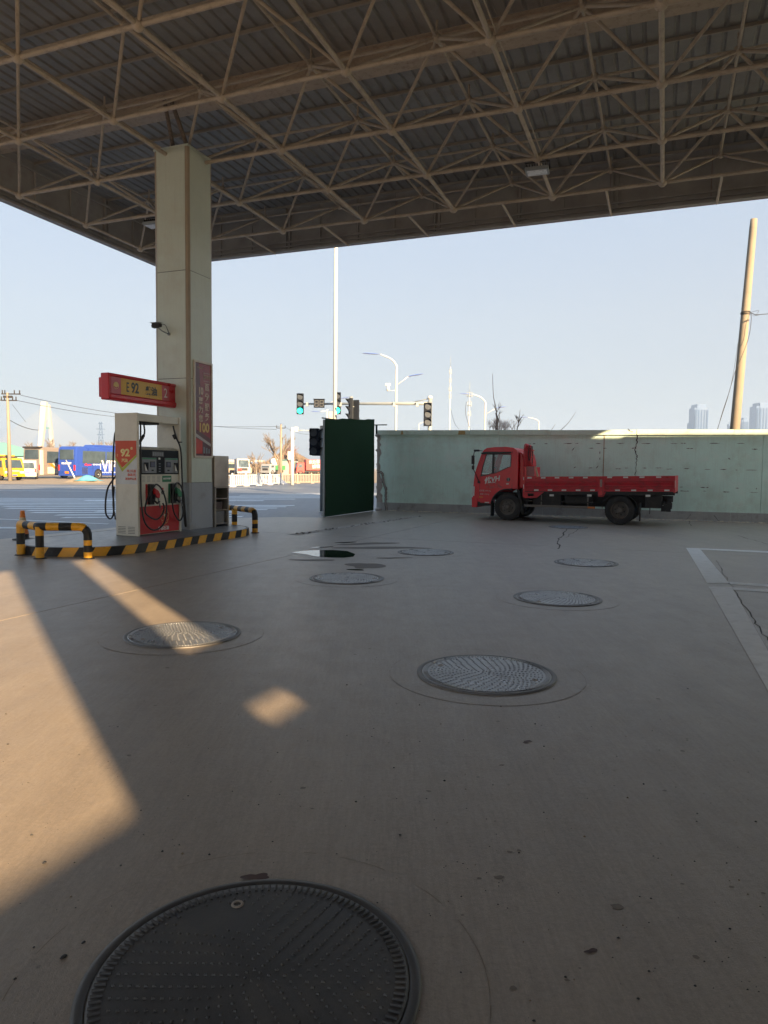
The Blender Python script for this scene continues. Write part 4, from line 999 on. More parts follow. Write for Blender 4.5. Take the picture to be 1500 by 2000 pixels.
# ================================================================== RED TRUCK
TR = thing('flatbed_truck', (3.67, 21.1, 0), R(-24.7), 'red light flatbed lorry with low dropsides parked along the green wall', 'truck')
TWD = 1.92
def tb(x0, x1, y0, y1, z0, z1, m, nm, bevel=0, par=None, **k): return MB().box(x0, x1, y0, y1, z0, z1).build(nm, m, par or TR, bevel=bevel, **k)
side = [(-1.075, .56), (-1.085, .80), (-1.065, 1.03), (-1.03, 1.38), (-.96, 1.62), (-.835, 2.00), (-.775, 2.09), (-.68, 2.15), (-.45, 2.175), (-.1, 2.185), (.12, 2.16), (.22, 2.10), (.27, 2.0), (.285, 1.85), (.29, .94), (.14, .935)]
arch = [(.53*math.cos(t)+.02, .40+.53*math.sin(t)) for t in [R(84)+R(88)*k/8 for k in range(9)]]
side += arch
win = [(-.835, 1.30), (-.79, 1.55), (-.69, 1.93), (-.655, 1.965), (.035, 1.975), (.068, 1.94), (.068, 1.60), (.0, 1.575), (-.35, 1.42)]
cab = bpy.data.objects.new('cab', None); COL.objects.link(cab); cab.parent = TR
def inset(o, amt=.05):                       # lean the glasshouse inwards
    for v in o.data.vertices:
        if v.co.z > 1.35: v.co.y += (v.co.z-1.35)*amt/.8 * (1 if v.co.y < TWD/2 else -1)
    return o
for y0, y1 in ((0, .045), (TWD-.045, TWD)):
    inset(MB().holed(side, [win], y0, y1, 'Y').build('side_panel', M_RED, cab, bevel=.008))
# skin over the roof, front and back
shell = [(-1.08, .60), (-1.085, .80), (-1.065, 1.03), (-1.03, 1.38)]
def skin(pts, th, y0, y1, nm, m, bev=.01):
    mb = MB()
    for k in range(len(pts)-1):
        a, b = Vector(pts[k]), Vector(pts[k+1]); d = (b-a).normalized(); n_ = Vector((d.y, -d.x))*th
        P = [a, b, b+n_, a+n_]; mb.prism([(p.x, p.y) for p in P], y0, y1, 'Y')
    return mb.build(nm, m, cab, fix=False)
skin([(-1.078, .60), (-1.083, .80), (-1.063, 1.03), (-1.028, 1.36)], .03, .046, TWD-.046, 'front_panel', M_RED)
inset(skin([(-1.02, 1.40), (-.955, 1.62), (-.84, 1.985)], .012, .07, TWD-.07, 'windscreen', M_GLASS))
roofp = [(-.84, 1.99), (-.775, 2.088), (-.68, 2.148), (-.45, 2.173), (-.1, 2.183), (.12, 2.158), (.22, 2.098), (.27, 1.998), (.285, 1.85)]
inset(skin(roofp, .02, .07, TWD-.07, 'roof', M_RED))
rw = MB().holed([(.05, .9), (TWD-.05, .9), (TWD-.06, 1.85), (.06, 1.85)], [[(.35, 1.42), (TWD-.35, 1.42), (TWD-.4, 1.78), (.4, 1.78)]], .255, .283, 'X').build('back_panel', M_RED, cab)
# rear fairing, narrower and rounded
MB().prism([(.292, .96), (.42, .96), (.45, 1.30), (.44, 1.75), (.38, 1.98), (.292, 2.06)], .16, TWD-.16, 'Y').build('rear_fairing', M_RED, cab, bevel=.03)
tb(-1.0, .25, .05, TWD-.05, .60, .63, M_INT, 'floor', par=cab)
inset(MB().prism([(-.828, 1.305), (-.783, 1.55), (-.685, 1.925), (-.65, 1.955), (.03, 1.965), (.06, 1.94), (.06, 1.605), (.0, 1.58), (-.35, 1.425)], .020, .026, 'Y').build('side_window', M_GLASS, cab))
inset(MB().prism([(-.828, 1.305), (-.783, 1.55), (-.685, 1.925), (-.65, 1.955), (.03, 1.965), (.06, 1.94), (.06, 1.605), (.0, 1.58), (-.35, 1.425)], TWD-.03, TWD-.024, 'Y').build('side_window', M_GLASS, cab))
MB().tube([Vector((p[0], -.004+max(0, (p[1]-1.35)*.05/.8), p[1])) for p in win+[win[0]]], .011, 5).build('window_seal', M_BLACK, cab)
MB().prism([(-.80, 1.955), (.075, 2.0), (.085, 2.035), (-.70, 2.04), (-.84, 2.0)], -.045, .02, 'Y').build('rain_visor', M_BLACK, cab)
inset(tb(-.50, -.44, .0, .02, 1.40, 1.96, M_BLACK, 'quarter_bar', par=cab))
MB().tube([(-.62, .25, 1.30), (-.55, .25, 1.42)], .02, 6).build('steering_column', M_BLACK, cab)
MB().tube([(-.56+.05*math.sin(a), .42+.19*math.cos(a), 1.42+.16*math.sin(a)) for a in [2*math.pi*k/16 for k in range(17)]], .014, 6).build('steering_wheel', M_BLACK, cab)
for y0 in (.2, 1.2): MB().prism([(-.28, .95), (.1, .95), (.17, 1.6), (.08, 1.62), (.0, 1.1), (-.28, 1.1)], y0, y0+.5, 'Y').build('seat', M_INT, cab, bevel=.03)
MB().prism([(-1.0, 1.0), (-.8, 1.0), (-.74, 1.28), (-.95, 1.33)], .05, TWD-.05, 'Y').build('dashboard', M_INT, cab)
# door seams, handle, trims
sm = MB()
for a, b in (((.105, 2.06), (.125, .95)), ((-.87, .62), (-.865, 1.28)), ((-.865, 1.28), (-.80, 2.0))):
    d = Vector(b)-Vector(a); n_ = Vector((-d.y, d.x)).normalized()*.0045
    sm.face([(a[0]-n_.x, -.0015+max(0, (a[1]-1.35)*.0625), a[1]-n_.y), (b[0]-n_.x, -.0015+max(0, (b[1]-1.35)*.0625), b[1]-n_.y), (b[0]+n_.x, -.0015+max(0, (b[1]-1.35)*.0625), b[1]+n_.y), (a[0]+n_.x, -.0015+max(0, (a[1]-1.35)*.0625), a[1]+n_.y)])
sm.build('door_seam', M_BLACK, cab, fix=False)
MB().prism(circ(.012, 1.215, .055, 14), -.004, .02, 'Y').build('handle_recess', M_BLACK, cab); o = tb(.0, .025, -.018, -.006, 1.17, 1.27, M_GALV, 'door_handle', .006, cab)
tb(-.05, .025, -.004, .0, 1.07, 1.10, M_WHITE, 'reflector', par=cab); tb(-.93, -.85, -.03, .0, 1.09, 1.15, M_BLACK, 'side_repeater', .008, cab)
tb(-.88, -.76, -.006, 0, .655, .69, M_AMB, 'amber_sticker', par=cab)
MB().tube([Vector((p[0], -.012, p[1])) for p in [(.14, .935)]+arch], .022, 6).build('wheel_arch_lip', M_BLACK, cab)
MB().prism([(-1.10, .36), (-.93, .36), (-.93, .66), (-1.11, .66)], -.02, TWD+.02, 'Y').build('bumper', M_RED, cab, bevel=.015)
MB().prism([(-.929, .40), (-.53, .42), (-.49, .56), (-.929, .56)], .005, .25, 'Y').build('step', M_CHAS, cab)
tb(-.84, -.70, -.003, .004, .50, .53, M_LRED, 'red_reflector', par=cab); tb(-.70, -.56, -.003, .004, .50, .53, M_WHITE, 'reflector', par=cab)
MB().prism([(-1.10, .72), (-1.03, .70), (-1.02, .98), (-1.075, 1.02)], -.008, .30, 'Y').build('headlight', mat('headlamp_clear', (.6, .62, .62), .1), cab)
MB().prism([(-1.10, .72), (-1.03, .70), (-1.02, .98), (-1.075, 1.02)], TWD-.30, TWD+.008, 'Y').build('headlight', MATS['headlamp_clear'], cab)
tb(-.52, -.50, .02, .35, .10, .50, M_BLACK, 'mudflap', par=cab)
MB().tube([(.30, .02, .93), (.36, .02, .82), (.42, .02, .55), (.44, .02, .22)], .022, 6).build('rear_mudguard_stay', M_CHAS, cab)
MB().prism([(.26, .92), (.32, .92), (.46, .20), (.42, .20)], .02, .4, 'Y').build('mudflap', M_CHAS, cab)
# mirrors
MB().tube([(-.80, .0, 2.06), (-.93, -.10, 2.07), (-1.01, -.16, 2.02), (-1.02, -.18, 1.90), (-1.02, -.18, 1.52), (-.99, -.12, 1.42), (-.90, -.01, 1.15)], .012, 6).build('mirror_arm', M_BLACK, cab)
tb(-1.06, -1.0, -.27, -.12, 1.66, 1.92, M_BLACK, 'mirror', .015, cab); tb(-1.05, -1.0, -.26, -.13, 1.50, 1.62, M_BLACK, 'mirror', .015, cab)
tb(-1.03, -.86, -.16, -.04, 2.04, 2.10, M_BLACK, 'top_mirror', .02, cab)
tb(-1.04, -1.0, TWD+.12, TWD+.27, 1.6, 1.92, M_BLACK, 'mirror', .015, cab)
# door lettering
rt = (R(90), 0, 0)
text('优VH', .20, M_WHITE, cab, (-.50, -.004, 1.195), (R(90), R(-12), 0), 'door_lettering', bold=.006, shear=.3, sx=1.05)
MB().prism([(-.66, 1.09), (-.40, 1.12), (-.36, 1.145), (-.60, 1.115)], -.004, -.001, 'Y').build('lettering_underline', M_WHITE, cab)
ghost = mat('faded_lettering', (.45, .16, .16), .5)
for k, c in enumerate('江淮轻卡专营'): a = R(150-24*k); text(c, .072, ghost, cab, (-.43+.24*math.cos(a), -.003, .86+.24*math.sin(a)), (R(90), R(-(math.degrees(a)-90)), 0), 'faded_character')
text('骏铃工业', .085, ghost, cab, (-.40, -.003, .985), (R(90), R(-10), 0), 'faded_character')
text('总质量 4495 kg', .055, mat('pale_small_lettering', (.6, .5, .48), .5), cab, (-.70, -.003, .865), rt, 'small_lettering'); text('限载 1755 kg', .052, MATS['pale_small_lettering'], cab, (-.71, -.003, .76), rt, 'small_lettering')
# wheels
def wheel(x, y, parent, r=.405, wd=.21, s=-1, rear=False, m=M_RIM):
    e = bpy.data.objects.new('wheel', None); COL.objects.link(e); e.parent = parent; e.location = (x, y, r); 
    if s > 0: e.rotation_euler = (0, 0, math.pi)
    t = MB().lathe([(r*.60, .0), (r*.66, -.012), (r*.92, -.012), (r*.985, .015), (r, .04), (r, wd-.04), (r*.98, wd-.01), (r*.62, wd), (r*.60, wd-.03)], ax='Y', n=40, m=M_TYRE)
    for q in range(36):
        a = 2*math.pi*q/36; c, s_ = math.cos(a), math.sin(a); t.add([(c*(r+.006)-s_*dx, yy, s_*(r+.006)+c*dx) for dx in (-.014, .014) for yy in (.03, wd-.03)], [(0, 1, 3, 2)], M_TYRE)
    t.build('tyre', None, e, fix=False)
    dish = [(r*.60, .0), (r*.57, .005), (r*.56, .03)] + ([(r*.45, .055), (r*.42, .06), (r*.40, .05), (r*.30, .035), (r*.17, .03), (r*.16, -.01), (r*.10, -.02), (.0001, -.02)] if not rear else [(r*.54, .09), (r*.42, .10), (r*.36, .06), (r*.22, .05), (r*.20, .0), (r*.12, -.01), (.0001, -.01)])
    MB().lathe(dish, ax='Y', n=32, m=m).build('rim', None, e, fix=False)
    hb = MB()
    for q in range(6):
        a = 2*math.pi*q/6+.3; rr = r*.24; hb.cyl((rr*math.cos(a), .034 if not rear else .055, rr*math.sin(a)), (0, -1, 0), .013, .03, 6)
        a += .52; rr = r*(.35 if not rear else .31); hb.cyl((rr*math.cos(a), .05, rr*math.sin(a)), (0, -1, 0), .026, .012, 8, M_BLACK)
    hb.build('wheel_nuts', M_RIM, e, fix=False)
    return e
wheel(0, 0, TR); wheel(0, TWD-.0, TR, s=1)
wheel(3.19, .0, TR, rear=True); wheel(3.19, .24, TR, rear=True); wheel(3.19, TWD, TR, s=1, rear=True)
# chassis
for y0 in (.55, 1.3): tb(-.6, 4.5, y0, y0+.07, .62, .80, M_CHAS, 'chassis_rail')
MB().cyl((0, .2, .40), (0, 1, 0), .05, 1.5, 10).build('axle', M_CHAS, TR); MB().cyl((3.19, .4, .40), (0, 1, 0), .08, 1.1, 10).build('axle', M_CHAS, TR)
MB().lathe([(.0001, -.2), (.15, -.1), (.17, 0), (.15, .1), (.0001, .2)], c=(3.19, .96, .4), ax='Y', n=12).build('differential', M_CHAS, TR)
tb(.75, 1.55, .06, .45, .48, .80, M_CHAS, 'battery_box', .01); tb(1.65, 2.4, .1, .5, .52, .78, M_CHAS, 'air_tank', .06); tb(.5, 3.9, .85, 1.1, .45, .62, M_CHAS, 'driveline')
tb(.30, .55, .3, 1.6, .45, .9, M_CHAS, 'gearbox')
SIDEG = mat('side_guard_grey', (.17, .15, .13), .6, var=.2, scale=5)
tb(.50, 2.52, .0, .03, .425, .49, SIDEG, 'side_guard'); tb(.50, 2.52, .0, .025, .585, .62, M_CHAS, 'side_guard')
for x in (.98, 2.30): tb(x, x+.03, .031, .06, .42, .86, SIDEG, 'guard_bracket')
tb(2.32, 2.52, -.002, -.0005, .43, .48, M_AMB, 'amber_reflector')
tb(3.84, 4.27, .03, .45, .49, .84, M_CHAS, 'fuel_tank', .03)
mb = MB(); rnd = random.Random(9)
for k in range(14): x, y, z = rnd.uniform(4.28, 4.5), rnd.uniform(.1, .5), rnd.uniform(.42, .72); mb.box(x-.06, x+.06, y-.06, y+.06, z-.05, z+.06)
mb.build('tow_hitch_gear', M_CHAS, TR, fix=False); tb(4.33, 4.42, .12, 1.8, .47, .58, M_CHAS, 'under_run_bar'); tb(3.96, 3.975, .1, .3, .32, .49, M_BLACK, 'drain_pipe')
MB().tube([(3.19+.50*math.cos(a), .02, .41+.46*math.sin(a)) for a in [R(20)+R(140)*k/10 for k in range(11)]], .018, 6).build('rear_mudguard', M_CHAS, TR)
MB().tube([(3.66, .02, .56), (3.72, .02, .32), (3.72, .02, .12)], .02, 5).build('rear_mudflap_stay', M_CHAS, TR)
tb(3.70, 3.72, .02, .42, .12, .62, M_BLACK, 'mudflap')
# bed (slight rake upwards to the rear)
bed = bpy.data.objects.new('cargo_bed', None); COL.objects.link(bed); bed.parent = TR; bed.location = (.46, -.02, .875); bed.rotation_euler = (0, R(-1.15), 0)
BW = TWD+.06
bb = lambda x0, x1, y0, y1, z0, z1, m, nm, bev=0: tb(x0, x1, y0, y1, z0, z1, m, nm, bev, bed)
bb(0, 4.14, .03, BW-.03, -.0, .03, M_REDD, 'deck'); bb(0, 4.14, .005, .06, -.10, -.001, M_CHAS, 'side_sill'); bb(0, 4.14, BW-.06, BW-.005, -.10, -.001, M_CHAS, 'side_sill')
for k in range(9): bb(.3+k*.45, .36+k*.45, .061, BW-.061, -.10, -.001, M_CHAS, 'cross_member')
def dropside(x0, x1, y, out):
    zs = [0.0, .055, .075, .135, .155, .175, .24, .26, .28, .345, .365, .42]; ds = [0, 0, -.02, -.02, 0, 0, -.02, -.02, 0, 0, 0, 0]
    ds = [0, 0, .04, .04, 0, 0, .04, .04, 0, 0, 0, 0]
    poly_ = [(y+out*(-d), z) for d, z in zip(ds, zs)]+[(y-out*.035, .42), (y-out*.035, 0)]
    e = MB().prism(poly_, x0, x1, 'X').build('dropside', M_REDD, bed)
    k = 0; L_ = x1-x0; n_ = int(L_/.20); 
    for z0 in (.375, .015):
        for q in range(n_):
            xa = x0+.04+q*(L_-.08)/n_; 
            if q % 2 == (0 if z0 > .1 else 1): MB().box(xa+.03, xa+.16, min(y, y+out*.003), max(y, y+out*.003), z0, z0+.042).build('reflector', M_WHITE, e)
            elif z0 > .1: MB().box(xa+.01, xa+.17, min(y, y+out*.002), max(y, y+out*.002), z0, z0+.032).build('red_reflector', M_LRED, e)
    return e
dropside(.06, 2.13, 0, -1); dropside(2.31, 4.10, 0, -1); dropside(.06, 2.13, BW, 1); dropside(2.31, 4.10, BW, 1)
bb(0, .05, 0, BW, -.02, .43, M_RED, 'front_board'); bb(4.105, 4.14, 0, BW, -.03, .43, M_REDD, 'tailgate'); bb(4.141, 4.15, -.002, .03, .12, .30, M_WHITE, 'reflector')
bb(2.14, 2.30, -.02, .05, -.13, .42, M_REDD, 'centre_post', .008); bb(2.19, 2.25, -.032, -.0201, .13, .34, mat('worn_latch', (.35, .25, .22), .6, var=.4, scale=30), 'latch'); bb(2.17, 2.25, -.03, -.0201, -.10, .02, M_RED, 'latch_handle')
bb(.012, .03, -.004, -.0005, .08, .2, M_WHITE, 'reflector'); bb(.012, .03, -.004, -.0005, .33, .42, M_WHITE, 'reflector')
for x in (.78, 1.84, 3.40, ): bb(x, x+.12, -.004, .004, -.14, -.085, M_WHITE, 'square_reflector')
MB().holed([(0, -.02), (.62, -.02), (.40, -.19), (.06, -.20), (0, -.16)], [[(.14, -.06), (.32, -.06), (.32, -.14), (.14, -.14)]], -.005, .03, 'Y').build('front_bracket', M_REDD, bed)
MB().prism([(2.13, -.02), (2.35, -.02), (2.28, -.15), (2.14, -.15)], -.004, .03, 'Y').build('front_bracket', M_REDD, bed)
# stacked red stake racks and headboard mesh panel
bb(.03, .08, .05, BW-.05, .43, .72, M_RED, 'headboard_frame')
for k in range(6):
    x = .03+k*.036; e = MB()
    tp = 1.385-.006*k*k
    e.tube(smooth([(x, .12, .72), (x-.03, .12, 1.0), (x-.02, .12, tp-.08), (x, .15, tp), (x+.005, .3, tp), (x, .36, tp-.1), (x, .36, .72)], 4), .015, 6); e.build('stake_rack', M_RED if k % 3 else M_REDD, bed)
for k in range(3): MB().tube([(.0, .10, .80+k*.2), (.25, .10, .80+k*.2), (.25, .4, .80+k*.2)], .011, 5).build('stake_rack_rail', M_RED, bed)
MB().prism([(.03, .78), (-.0, 1.25), (.04, 1.36), (.17, 1.365), (.2, 1.3), (.19, .75)], .16, .33, 'Y').build('stake_rack_panel', M_REDD, bed, bevel=.02)
bb(.09, .31, .10, .12, .44, .73, mat('pinkish_board', (.40, .17, .17), .7, var=.1, scale=20), 'board_panel')
MB().prism([(.33, .73), (.36, .73), (.44, .43), (.39, .43)], .08, .12, 'Y').build('wooden_stick', mat('pale_wood', (.45, .36, .24), .8), bed)
MB().tube(smooth([(.17, .10, 1.36), (.14, .09, 1.1), (.16, .085, .9), (.20, .09, 1.05), (.22, .10, 1.33)], 5), .012, 5).build('strap', M_BLACK, bed)
bb(.235, .255, .11, .15, .78, 1.32, M_BLACK, 'black_strap')

# ================================================================== POLES, SIGNALS, LAMPS
# leaning concrete pole
lt, lb = D(1472.5, 428, 25.2), D(1434.5, 845, 25.2); ax = (lt-lb)/(lt.z-lb.z); base = lb-ax*lb.z
lp = thing('leaning_pole', (base.x, base.y, 0), 0, 'bare leaning concrete pole behind the wall at the right', 'pole')
MB().tube([(0, 0, 0), ax*lt.z*.5, ax*lt.z*.97, ax*lt.z], [.185, .152, .122, .11], 20).build('shaft', M_CPOLE, lp)
hz = D(1457, 612, 25.2).z; c0 = ax*hz
for k in range(4): MB().tube([c0+Vector((.155*math.cos(a), .155*math.sin(a), .02*k-.03+.02*math.sin(a+k))) for a in [2*math.pi*q/14 for q in range(15)]], .009, 4).build('wire_binding', M_CABLE, lp)
MB().tube(smooth([c0+Vector((.1, -.1, 0)), c0+Vector((.38, -.16, .07)), c0+Vector((.24, -.16, -.12)), c0+Vector((.10, -.16, -.05))], 6), .006, 4).build('wire_loop', M_CABLE, lp)
def wire(pts, r, label, name='cable', parent=None, m=M_CABLE):
    o = MB().tube(smooth(pts, 8), r, 4, m, caps=False).build(name, None, parent, fix=False)
    if not parent: tag(o, label, 'cable')
    return o
pb = Vector((base.x, base.y, 0))
wire([pb+c0+Vector((.12, -.12, 0)), D(1480, 615.5, 25), D(1500, 613, 25), D(1700, 600, 30)], .012, 'black cable running right from the leaning pole out of the picture')
wire([pb+c0+Vector((.12, -.15, 0)), D(1467, 628, 24.9), D(1462, 660, 24.9), D(1447, 700, 24.9), D(1436, 725, 24.9), D(1420, 780, 24.9), D(1401, 840, 24.9), D(1396, 870, 24.9)], .009, 'slack cable hanging from the leaning pole down behind the wall')
wire([D(1441, 670, 25.05), D(1437, 700, 25), D(1427, 755, 25), D(1410, 808, 25), D(1401, 842, 25)], .006, 'thin wire hanging beside the slack cable left of the leaning pole')

# tall white mast
mt = thing('tall_mast', D(653, 1, 38)*Vector((1, 1, 0)) if False else (D(653.5, 900, 38).x, 38, 0), 0, 'tall slender white high mast pole rising behind the green panel', 'mast')
MB().tube([(0, 0, 0), (0, 0, 24)], .115, 14, M_WPOLE, r1=.075).build('shaft', None, mt)
MB().lathe([(.2, 0), (.2, .04), (.12, .05)], n=14).build('base_flange', M_GALV, mt); MB().lathe([(.1, 24), (.9, 24.1), (.9, 24.25), (.1, 24.3)], n=16).build('lamp_ring', M_GALV, mt)
bxx = D(647, 812, 40); o = thing('control_box', (bxx.x, 40, 0), 0, 'tan cabinet on a stand partly hidden behind the tall white mast', 'cabinet')
MB().tube([(0, 0, 0), (0, 0, bxx.z-.4)], .05, 6).build('stand', M_GALV, o); MB().box(-.14, .2, -.1, .1, bxx.z-.4, bxx.z+.22).build('box', mat('tan_box', (.5, .42, .33), .6), o, bevel=.03)

def sig_head(parent, x, y, z, h, ang=0., lit=None, name='signal_head', depth=.22, arrow=False):
    e = bpy.data.objects.new(name, None); COL.objects.link(e); e.parent = parent; e.location = (x, y, z); e.rotation_euler = (0, 0, ang)
    w_ = h*.33; MB().box(-w_/2, w_/2, 0, depth, -h/2, h/2).build('housing', M_SIGB, e, bevel=.015)
    for k in range(3):
        zz = h/2-h*(k+.5)/3; r_ = h*.135
        MB().cyl((0, -.001, zz), (0, -1, 0), r_, .02, 16).build('lens', M_BULB if lit == k else M_LENSOFF, e)
        v = MB(); A = [math.pi*(-.08+1.16*q/10) for q in range(11)]
        for q in range(10):
            a, b = A[q], A[q+1]; P = lambda a, rr, yy: (rr*math.cos(a), yy, zz+rr*math.sin(a))
            l0, l1 = .17*math.sin(max(0, min(math.pi, a)))+.03, .17*math.sin(max(0, min(math.pi, b)))+.03
            v.face([P(a, r_*1.08, 0), P(b, r_*1.08, 0), P(b, r_*1.08, -l1), P(a, r_*1.08, -l0)]); v.face([P(a, r_*1.13, 0), P(b, r_*1.13, 0), P(b, r_*1.13, -l1), P(a, r_*1.13, -l0)])
        v.build('visor', M_SIGB, e, fix=False)
    return e
# gantry with two heads and a countdown
pr = D(840, 788, 43); pl_ = D(584, 789, 49.5)
gn = thing('signal_gantry', (pr.x, pr.y, 0), 0, 'long armed traffic signal gantry with two green lights and a blank countdown display', 'traffic signal')
rel = lambda p: Vector((p.x-pr.x, p.y-pr.y, p.z))
MB().tube([(0, 0, 0), (0, 0, pr.z+.35)], .13, 14, M_GALV).build('post', None, gn); MB().lathe([(.15, pr.z+.30), (.15, pr.z+.42), (.05, pr.z+.46)], n=12).build('post_cap', M_WPOLE, gn)
MB().tube([rel(pr), rel(D(690, 788.5, 46.5)), rel(pl_)], [.11, .085, .06], 10, M_GALV).build('arm', None, gn)
MB().tube([rel(pr)+Vector((-.1, 0, .28)), rel(D(800, 787, 44))], .03, 6, M_GALV).build('arm_brace', None, gn)
for px_ in (600, 665, 770, 815):
    p = rel(D(px_, 789, 48.6-(px_-600)*.024)); MB().box(p.x-.08, p.x+.08, p.y-.1, p.y+.1, p.z-.16, p.z+.1).build('arm_clamp', M_GALV, gn)
p = rel(D(586, 788.5, 49.2)); sig_head(gn, p.x, p.y, p.z, 1.42, 0, 2)
p = rel(D(659, 788, 47.2)); sig_head(gn, p.x, p.y-.25, p.z, 1.42, 0, 2)
p = rel(D(835, 810, 42.8)); sig_head(gn, p.x, p.y-.32, p.z, 1.38, R(4), None)
p = rel(D(624, 788.5, 48.2)); e = bpy.data.objects.new('countdown_display', None); COL.objects.link(e); e.parent = gn; e.location = (p.x, p.y-.3, p.z)
MB().box(-.36, .36, 0, .15, -.29, .27).build('housing', M_SIGB, e, bevel=.02); MB().box(-.40, .40, -.12, .12, .271, .29).build('visor', M_SIGB, e)
sg_ = MB()
for ox in (-.17, .17):
    for (a, b) in (((-.1, .2), (.1, .2)), ((-.1, 0), (.1, 0)), ((-.1, -.2), (.1, -.2)), ((-.11, .02), (-.11, .18)), ((.11, .02), (.11, .18)), ((-.11, -.18), (-.11, -.02)), ((.11, -.18), (.11, -.02))):
        sg_.box(ox+min(a[0], b[0])-.014, ox+max(a[0], b[0])+.014, -.012, -.001, min(a[1], b[1])-.014, max(a[1], b[1])+.014)
sg_.build('blank_88_digits', mat('unlit_segments', (.13, .135, .14), .8, spec=.1), e, fix=False)
# second post with a head seen from behind
p2 = D(686, 776, 37); g2 = thing('signal_post', (p2.x, p2.y, 0), 0, 'grey signal post with black head seen from the side above the green panel', 'traffic signal')
MB().tube([(0, 0, 0), (0, 0, p2.z)], .10, 12, M_GALV).build('post', None, g2); MB().lathe([(.1, p2.z), (.07, p2.z+.05), (.0001, p2.z+.06)], n=12).build('post_cap', M_GALV, g2)
sig_head(g2, .24, .1, D(692, 804, 37).z, 1.2, R(160), depth=.14); MB().box(0, .2, -.02, .02, p2.z-.5, p2.z-.46).build('bracket', M_GALV, g2)
sig_head(g2, -.10, -.05, D(692, 800, 37).z, 1.15, R(285), None, depth=.16)
# left signal close to the panel
p3 = D(628.5, 836, 24.5); g3 = thing('signal_post', (p3.x, p3.y, 0), 0, 'slim white post with large black signal head just left of the green panel', 'traffic signal')
MB().tube([(0, 0, 0), (0, 0, p3.z)], .055, 10, M_GALV).build('post', None, g3)
sig_head(g3, -.27, -.12, D(615, 863, 24.5).z, .92, R(-12), None); sig_head(g3, -.08, .02, D(624, 864, 24.5).z, .92, R(60), None)
MB().box(-.3, 0, -.02, .02, p3.z-.12, p3.z-.08).build('bracket', M_GALV, g3); MB().box(-.06, .06, -.06, .06, p3.z-.02, p3.z+.08).build('post_cap', M_WPOLE, g3)
# far white arm pole
p4 = D(571, 835, 62); g4 = thing('arm_pole', (p4.x, p4.y, 0), 0, 'white roadside pole with thin crossarm and small sign box left of the signal post', 'pole')
MB().tube([(0, 0, 0), (0, 0, p4.z)], .17, 10, M_WPOLE, r1=.13).build('post', None, g4); q = D(606, 841, 62); MB().tube([(-.2, 0, q.z+.02), (q.x-p4.x, 0, q.z)], .05, 6, M_GALV).build('crossarm', None, g4)
MB().box(.2, .5, -.1, .1, q.z-.1, q.z+.3).build('camera_box', M_WPOLE, g4); q = D(566, 893, 62); MB().box(-.38, -.13, -.1, .1, q.z-.2, q.z+.5).build('sign_box', M_WPOLE, g4)

# street lamps
def lamp(px, pbase_y, Y, pole_top, left, right, label, pr_=.09):
    """pole at px; left/right = (px, py) of lamp heads"""
    b = D(px, pbase_y, Y); e = thing('street_lamp', (b.x, b.y, 0), 0, label, 'street lamp', 'white street lamps beyond the wall')
    rl = lambda x, y: D(x, y, Y)-Vector((b.x, b.y, 0)); tz = rl(*pole_top)
    hd = rl(*left); arc = [Vector((0, 0, tz.z)), Vector((tz.x*.5-.02, 0, tz.z+(hd.z-tz.z)*.35)), Vector((tz.x+(hd.x-tz.x)*.22, 0, tz.z+(hd.z-tz.z)*.72)), Vector((tz.x+(hd.x-tz.x)*.5, 0, tz.z+(hd.z-tz.z)*.90)), Vector((hd.x+.9, 0, hd.z-.03))]
    MB().tube([Vector((0, 0, 0))]+smooth(arc, 6), [pr_]+[pr_*.8-(pr_*.35)*k/len(smooth(arc, 6)) for k in range(len(smooth(arc, 6)))], 8, M_WPOLE).build('pole', None, e)
    def head(c, s, tilt):
        h = MB(); n_ = 10
        for m, up in ((M_BLUEL, 1), (M_WPOLE, 0)):
            ring = []
            for k in range(n_+1):
                x = -0.75+1.5*k/n_; wv = .17*math.sqrt(max(0.01, 1-(x/.78)**2)); ring.append((x, wv))
            for k in range(n_):
                (xa, wa_), (xb, wb_) = ring[k], ring[k+1]; zc = .07 if up else -.05
                f = lambda x, y, z: c+Vector((s*x, y, z+tilt*x))
                h.face([f(xa, -wa_, 0), f(xb, -wb_, 0), f(xb, 0, zc*wb_/.17), f(xa, 0, zc*wa_/.17)], m); h.face([f(xa, wa_, 0), f(xb, wb_, 0), f(xb, 0, zc*wb_/.17), f(xa, 0, zc*wa_/.17)], m)
        h.build('lamp_head', None, e, fix=False)
    head(hd, -1, 0.05)
    if right:
        hr = rl(*right[:2]); st = rl(px, right[2]); MB().tube([Vector((0, 0, st.z)), Vector((hr.x*.4, 0, st.z+(hr.z-st.z)*.55)), hr-Vector((.6, 0, .08))], .04, 6, M_WPOLE).build('side_arm', None, e); head(hr, 1, .18)
    return e
L1 = lamp(773, 838, 65, (774, 725), (724, 691), (811, 733, 753), 'nearest double arm street lamp with surveillance camera above the signal gantry', .12)
b = L1.location; cpos = D(758, 755, 65)-Vector((b.x, b.y, 0))
MB().tube([(0, 0, cpos.z-.35), (cpos.x, 0, cpos.z-.35)], .03, 5, M_WPOLE).build('camera_arm', None, L1); MB().cyl((cpos.x, 0, cpos.z-.4), (0, 0, 1), .13, .45, 10).build('camera_base', M_WPOLE, L1); MB().box(cpos.x-.25, cpos.x+.2, -.15, .15, cpos.z+.06, cpos.z+.28).build('camera_head', M_WPOLE, L1, bevel=.03)
lamp(947, 838, 98, (947, 792), (909.5, 769.5), (978, 796, 810), 'double arm street lamp overlapping the shorter antenna mast', .14)
lamp(1052.5, 838, 141, (1051, 826), (1023, 815), None, 'small distant street lamp right of the dry bush', .12)
lamp(638.5, 900, 112, (640, 800), (616, 804), (672, 777.5, 790), 'distant street lamp left of the tall white mast', .14)
